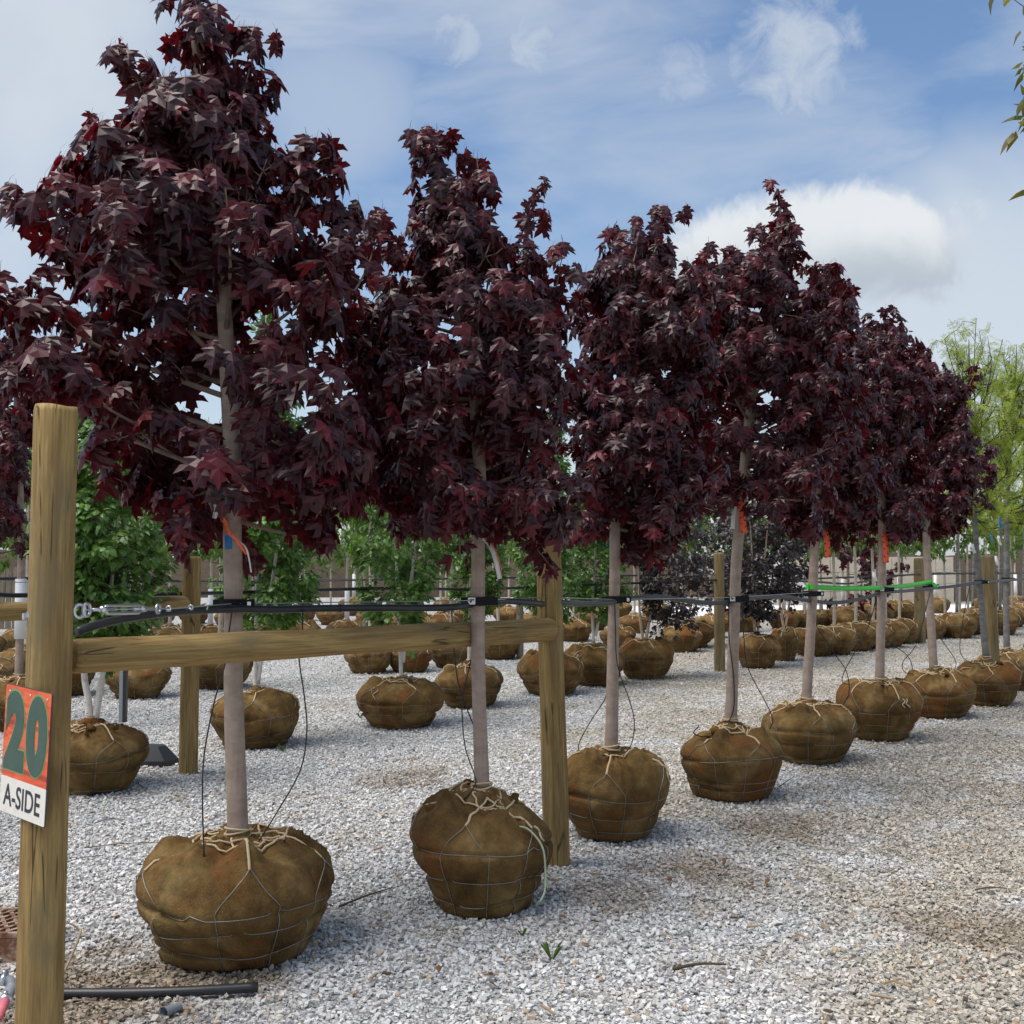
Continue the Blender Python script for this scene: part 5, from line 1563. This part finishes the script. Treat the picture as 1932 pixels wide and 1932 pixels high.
def plate(x0, x1, y0, y1, z0, z1, mat, name, rad=.008):
    # rounded corners
    pts = []
    for cx_, cy_, a0_ in ((x1 - rad, y1 - rad, 0), (x0 + rad, y1 - rad, 90), (x0 + rad, y0 + rad, 180), (x1 - rad, y0 + rad, 270)):
        for k in range(5):
            a = R_(a0_ + k * 22.5); pts.append((cx_ + rad * math.cos(a), cy_ + rad * math.sin(a)))
    n = len(pts)
    v = [(x, y, z1) for x, y in pts] + [(x, y, z0) for x, y in pts]
    mb = MB().add(v, [np.array([list(range(n))]), np.array([[n + (n - 1 - k) for k in range(n)]]), np.array([((k + 1) % n, k, n + k, n + (k + 1) % n) for k in range(n)])])
    return mb.obj(name, mat, sign, smooth=False)
plate(-SW / 2, SW / 2, 0, SH, -.004, 0, M['sign_side'], 'backing_board')
plate(-SW / 2 + .002, SW / 2 - .002, split, SH - .002, .0005, .002, M['sign_orange'], 'orange_panel', .006)
plate(-SW / 2 + .002, SW / 2 - .002, .002, split, .0005, .002, M['sign_white'], 'white_panel', .006)
def text(body, name, mat, x, y, z, hgt, wid, off, extr, parent):
    cu = bpy.data.curves.new(name, 'FONT')
    cu.body = body; cu.size = 1.0; cu.offset = off; cu.extrude = .02; cu.align_x = 'CENTER'; cu.resolution_u = 6
    o = bpy.data.objects.new(name, cu); COL.objects.link(o)
    dg = bpy.context.evaluated_depsgraph_get(); dg.update()
    me = bpy.data.meshes.new_from_object(o.evaluated_get(dg))
    bpy.data.objects.remove(o); bpy.data.curves.remove(cu)
    n = len(me.vertices); co = np.empty(n * 3); me.vertices.foreach_get('co', co); co = co.reshape(-1, 3)
    lo, hi = co.min(0), co.max(0)
    co[:, 0] = (co[:, 0] - (lo[0] + hi[0]) / 2) / (hi[0] - lo[0]) * wid + x
    co[:, 1] = (co[:, 1] - lo[1]) / (hi[1] - lo[1]) * hgt + y
    co[:, 2] = (co[:, 2] - lo[2]) / (hi[2] - lo[2]) * extr + z
    me.vertices.foreach_set('co', co.ravel()); me.update()
    me.materials.clear(); me.materials.append(mat)
    return link(name, me, parent)
dh = (SH - split) * .86
for ch, x in (('2', -SW * .235), ('0', SW * .235)):
    e = text(ch, 'digit_edge', M['sign_edge'], x, split + .020, .0022, dh + .012, SW * .475, .080, .0006, sign)
    dgt = text(ch, 'digit', M['sign_green'], x, split + .025, .0030, dh, SW * .440, .066, .0008, sign)
text('A-SIDE', 'lettering', M['sign_ink'], -.004, split * .22, .0022, split * .60, SW * .80, .012, .0008, sign)
for x in (-.40, .05, .42):
    MB().add(*tube(np.array([[x * SW, SH - .022, .001], [x * SW, SH - .022, .0045]]), .004, 8)).obj('nail', M['zinc'], sign)

# ------------------------------------------------------------------ things on the ground
lp = G(112, 1886); rp = G(487, 1878)
pa = smooth_path(np.array([[lp[0] - .10, lp[1] - .02, .026], [lp[0], lp[1], .024], (G(250, 1886) + [0, 0, .026]), (G(370, 1884) + [0, 0, .030]), rp + [0, 0, .032]]), 30)
tag(MB().add(*tube(pa, .0190, 14)).obj('black_pipe', M['hose']), 'length of black plastic pipe lying on the gravel by the sign post', 'pipe')
a, b = G(309, 1922) + [0, 0, .022], G(338, 1908) + [0, 0, .018]
st_ = MB(); v_, f_ = tube(np.array([a, (a + b) / 2, b]), [.020, .017, .016], 14, False); st_.add(v_, f_)
v_, f_ = tube(np.array([a, b]), [.0165, .0135], 14, False); st_.add(v_, [q[:, ::-1] for q in f_]); 
th = np.arange(14)
tag(st_.obj('pipe_stub', M['pvc']), 'short open grey pipe stub half buried beside the black pipe', 'pipe')
# drain box with a diamond grid top
g0 = G(-40, 1818)
dbx = empty('grate_box', (g0[0] + .02, g0[1] + .18, 0), 'rusty brown box with a diamond-pattern grate top beside the sign post', 'box')
t = NT('rust_box', .85, .2)
t.color(t.mix(t.rng(t.noise(t.co('Object'), 18, 6, .7), .4, .65), (.15, .065, .038), (.40, .30, .23))); M['rust_box'] = t.m
MB().add(*box((0, 0, .045), (.40, .34, .11))).obj('box_body', M['rust_box'], dbx, smooth=False)
MB().add(*box((0, 0, .102), (.37, .31, .004))).obj('painted_hollow', M['hollow_shade'], dbx, smooth=False)  # dark sheet on the solid box top, shade of a hollow painted in
grate = MB()
for k in range(-7, 8):
    for sg in (1, -1):
        a = R_(32) * sg; c = np.array([k * .055, 0, .112 + (.0025 if sg > 0 else 0)])
        L = .30 / math.cos(a) * 1.0
        ends = []
        # clip each strip to the frame
        x0, x1 = c[0] - math.tan(a) * .155, c[0] + math.tan(a) * .155
        p0, p1_ = np.array([x0, -.155]), np.array([x1, .155])
        ts = [0, 1]
        dx = p1_[0] - p0[0]
        if abs(dx) > 1e-6:
            t0, t1 = sorted(((-.185 - p0[0]) / dx, (.185 - p0[0]) / dx)); ts = [max(0, t0), min(1, t1)]
        if ts[1] - ts[0] < .05: continue
        q0, q1 = p0 + (p1_ - p0) * ts[0], p0 + (p1_ - p0) * ts[1]
        mid = (q0 + q1) / 2; ln = np.linalg.norm(q1 - q0)
        grate.add(*box((mid[0], mid[1], c[2]), (.016, ln, .014), rotz(-math.atan2((q1 - q0)[0], (q1 - q0)[1]))))
grate.obj('grate', M['rust_box'], dbx, smooth=False)
fr = MB()
for x, y, sx, sy in ((0, .162, .404, .02), (0, -.162, .404, .02), (.192, 0, .02, .304), (-.192, 0, .02, .304)): fr.add(*box((x, y, .113), (sx, sy, .022)))
fr.obj('frame', M['rust_box'], dbx, smooth=False)
# grey pipe elbow
e0 = P(-30, 1846, 4.0); e1 = P(8, 1848, 4.0); e2 = P(20, 1853, 4.0); e3 = P(21, 1866, 3.98); e4 = P(10, 1888, 3.9); e5 = P(-4, 1922, 3.75); e5[2] = max(e5[2], -.01)
el = empty('pipe_elbow', (e2[0], e2[1], 0), 'grey plastic pipe elbow with a pink-primed lower pipe beside the sign post', 'pipe')
o_ = np.array([e2[0], e2[1], 0])
MB().add(*tube(smooth_path(np.array([e1, e2, e3, e4]) - o_, 16), .019, 12)).obj('elbow', M['pvc'], el)
MB().add(*tube(np.array([e0, e1 + (e1 - e0) * .05]) - o_, .017, 12)).obj('inlet_pipe', M['hose'], el)
MB().add(*tube(np.array([e4 + (e3 - e4) * .1, e5]) - o_, .016, 12)).obj('outlet_pipe', M['pink_primer'], el)
for c, dv in ((e1, e1 - e0), (e4, e5 - e4)):
    dv = nrm(dv)
    MB().add(*tube(np.array([c - dv * .008, c + dv * .008]) - o_, .0225, 14)).add(*box(c - o_ + [0, 0, .026], (.014, .012, .012))).obj('hose_clamp', M['zinc'], el)
# free standing sign stand behind the first birch
s0 = G(223, 1376)
stn = empty('sign_stand', (s0[0], s0[1] + .15, 0), 'black stand with square metal pole behind the first green birch', 'stand')
MB().add(*box((.014, 0, .80), (.034, .05, 1.5))).obj('pole', M['black_metal'], stn, smooth=False)
MB().add(*box((-.022, -.004, .80), (.036, .046, 1.5))).obj('pole_face', M['grey_metal'], stn, smooth=False)
s1 = G(283, 1448) - np.array([s0[0], s0[1] + .15, 0])
bs = MB(); c = np.array([(s1[0]) , s1[1] + .12, .03])
hx = np.array([[-.17, -.13, 0], [.12, -.13, 0], [.20, .0, 0], [.12, .13, 0], [-.17, .13, 0], [-.24, 0, 0]])
bs.add(np.concatenate([c + hx + [0, 0, -.03], c + hx + [0, 0, .02], c + hx * .55 + [-.02, 0, .13]]), [np.array([(k, (k + 1) % 6, 6 + (k + 1) % 6, 6 + k) for k in range(6)] + [(6 + k, 6 + (k + 1) % 6, 12 + (k + 1) % 6, 12 + k) for k in range(6)]), np.array([[12, 13, 14, 15, 16, 17]])])
bs.obj('base', M['black_plastic'], stn, smooth=False)
# twigs, chips, leaves on the gravel
TW = [([(165, 1609), (230, 1604), (310, 1604)], .003, 'long curved dark twig on the gravel beside the first root ball'), ([(178, 1562), (205, 1556), (232, 1560)], .003, 'short dark twig on the gravel between sign post and first maple'),
      ([(640, 1722), (690, 1705), (740, 1692)], .006, 'reddish twig lying left of the second root ball'), ([(1270, 1842), (1320, 1836), (1370, 1841)], .008, 'dark bent stick on the open gravel'),
      ([(1265, 1640), (1300, 1655), (1340, 1680)], .006, 'pale peeled stick near the post where hoses meet'), ([(1470, 1492), (1490, 1480), (1500, 1475)], .004, 'dark twig beside the fourth root ball'),
      ([(112, 1850), (130, 1815), (152, 1760), (148, 1752), (132, 1742)], .006, 'forked grey twig leaning by the sign post'), ([(118, 1640), (150, 1632), (190, 1630)], .003, 'thin twig behind the grate box'),
      ([(1840, 1690), (1870, 1688), (1900, 1694)], .004, 'dark twig on the open lane gravel')]
for k, (pts, r, lb) in enumerate(TW):
    p = np.array([G(*q) for q in pts]); p[:, 2] = .030 + .008 * np.arange(len(p)) % 3
    if 'forked' in lb: p = np.array([P(112, 1850, 4.0), P(130, 1815, 4.05), P(152, 1760, 4.1), P(148, 1752, 4.12), P(132, 1742, 4.1)])
    tag(MB().add(*tube(smooth_path(p, 12), np.linspace(r, r * .5, len(smooth_path(p, 12))), 6)).obj('twig', M['chip'] if 'pale' in lb or 'grey' in lb else M['twig_dead']), lb, 'twig')
rngd = np.random.default_rng(77)
chipm = [MB().add(*box((0, 0, 0), (.055, .012, .006), rotz(.1))).mesh('wood_chip', M['chip'], smooth=False), MB().add(*box((0, 0, 0), (.035, .018, .005))).mesh('wood_chip', M['twig_dead'], smooth=False), MB().add(*box((0, 0, 0), (.075, .009, .007))).mesh('wood_chip', M['chip'], smooth=False)]
for k in range(46):
    x = rngd.uniform(300, 1900); y = rngd.uniform(1560, 1925) if k < 34 else rngd.uniform(1330, 1560)
    g = G(x, y); 
    o = link('wood_chip', chipm[k % 3], None, (g[0], g[1], .034)); o.rotation_euler = (rngd.normal(0, .15), rngd.normal(0, .15), rngd.uniform(0, 6.28))
    tag(o, 'small splinter of wood lying loose on the gravel', 'wood chip', 'wood splinters scattered on the gravel')
for k in range(26):
    x, y = (rngd.uniform(1230, 1500), rngd.uniform(1590, 1690)) if k < 10 else (rngd.uniform(1280, 1420), rngd.uniform(1215, 1262)) if k < 20 else (rngd.uniform(600, 1800), rngd.uniform(1700, 1900))
    g = G(x, y)
    mm = small_leaf(.34, .5, .5)
    o = MB().add(mm[0] * .042, mm[1]).obj('fallen_leaf', M['brown_leaf'], None, smooth=False); o.location = (g[0], g[1], .042); o.rotation_euler = (rngd.normal(0, .3), rngd.normal(0, .3), rngd.uniform(0, 6.28))
    tag(o, 'small dry orange-brown leaf lying on the gravel', 'leaf', 'fallen leaves on the gravel')
for (x, y, lb, s) in ((1042, 1816, 'small green grass tuft sprouting in the open gravel', 1.0), (985, 1770, 'tiny grass sprout near the second root ball', .6), (680, 1357, 'small green weed by the rail birch root ball', 1.0), (533, 1420, 'small green weed beside the birch ball behind the first maple', .9)):
    g = G(x, y); mb = MB()
    for k in range(24):
        a = rngd.uniform(0, 6.28); l = rngd.uniform(.03, .075) * s; d_ = np.array([math.cos(a), math.sin(a), 0])
        b0 = d_ * .006
        mb.add(np.array([b0 - [.0011, 0, 0], b0 + [.0011, 0, 0], b0 + d_ * l * .35 + [0, 0, l * .8], b0 + d_ * l * .7 + [0, 0, l]]), [[0, 1, 2], [0, 2, 3]])
    o = mb.obj('grass_tuft', M['grass'], None, smooth=False); o.location = (g[0], g[1], .012)
    tag(o, lb, 'grass')
# green cord on the second ball
gc = smooth_path(np.array([P(960, 1402, 5.22), P(1000, 1408, 5.16), P(1022, 1430, 5.12), P(1030, 1480, 5.14), P(1030, 1540, 5.18), P(1028, 1600, 5.15), P(1018, 1650, 5.1), G(1005, 1712) + [0, 0, .03]]), 40)
gc = smooth_path(np.array([P(960, 1566, 5.28), P(985, 1560, 5.30), P(1005, 1572, 5.28), P(1024, 1600, 5.26), P(1029, 1640, 5.26), P(1028, 1680, 5.24), P(1018, 1702, 5.2), G(1008, 1722) + [0, 0, .025]]), 40)
tag(MB().add(*tube(gc, .0050, 6)).obj('green_cord', M['green_twine']), 'pale green cord trailing off the second root ball', 'cord')

# ------------------------------------------------------------------ tree just outside the right edge, its leaf tips in view
PEAR_ME = leaf_meshes(PEAR, 'pear_leaf', M['pear_leaf'])
shrubby('pear_tree', 60, 5.2, (2230, 1560), .38, .5, [[(2230, 1545), (2228, 1300), (2225, 1000), (2215, 600), (2200, 200), (2190, -150)]],
        [(-150, 2080, 2300), (0, 2010, 2380), (200, 1985, 2420), (400, 1990, 2430), (600, 2000, 2430), (760, 2060, 2380)], 900, PEAR, PEAR_ME, M['pear_leaf'], M['grey_bark'], M['dark_twig'],
        'olive-leaved tree at the lane side opposite the maples', 'tree', None, 0, 2, size=(.075, .12), nb=22, zb_y=760, space=.07, twig=(.12, .35), br=.014, r=(.04, .034, .024, .006),
        shoots=[dict(p=[(2150, 150), (2020, 60), (1935, 15)], start=.75, twigs=2, dense=.8), dict(p=[(2150, 200), (2030, 110), (1940, 50)], start=.75, twigs=2, dense=.8),
                dict(p=[(2150, 340), (2030, 270), (1940, 225)], start=.75, twigs=2, dense=.8), dict(p=[(2150, 460), (2030, 380), (1945, 342)], start=.75, twigs=2, dense=.8)])
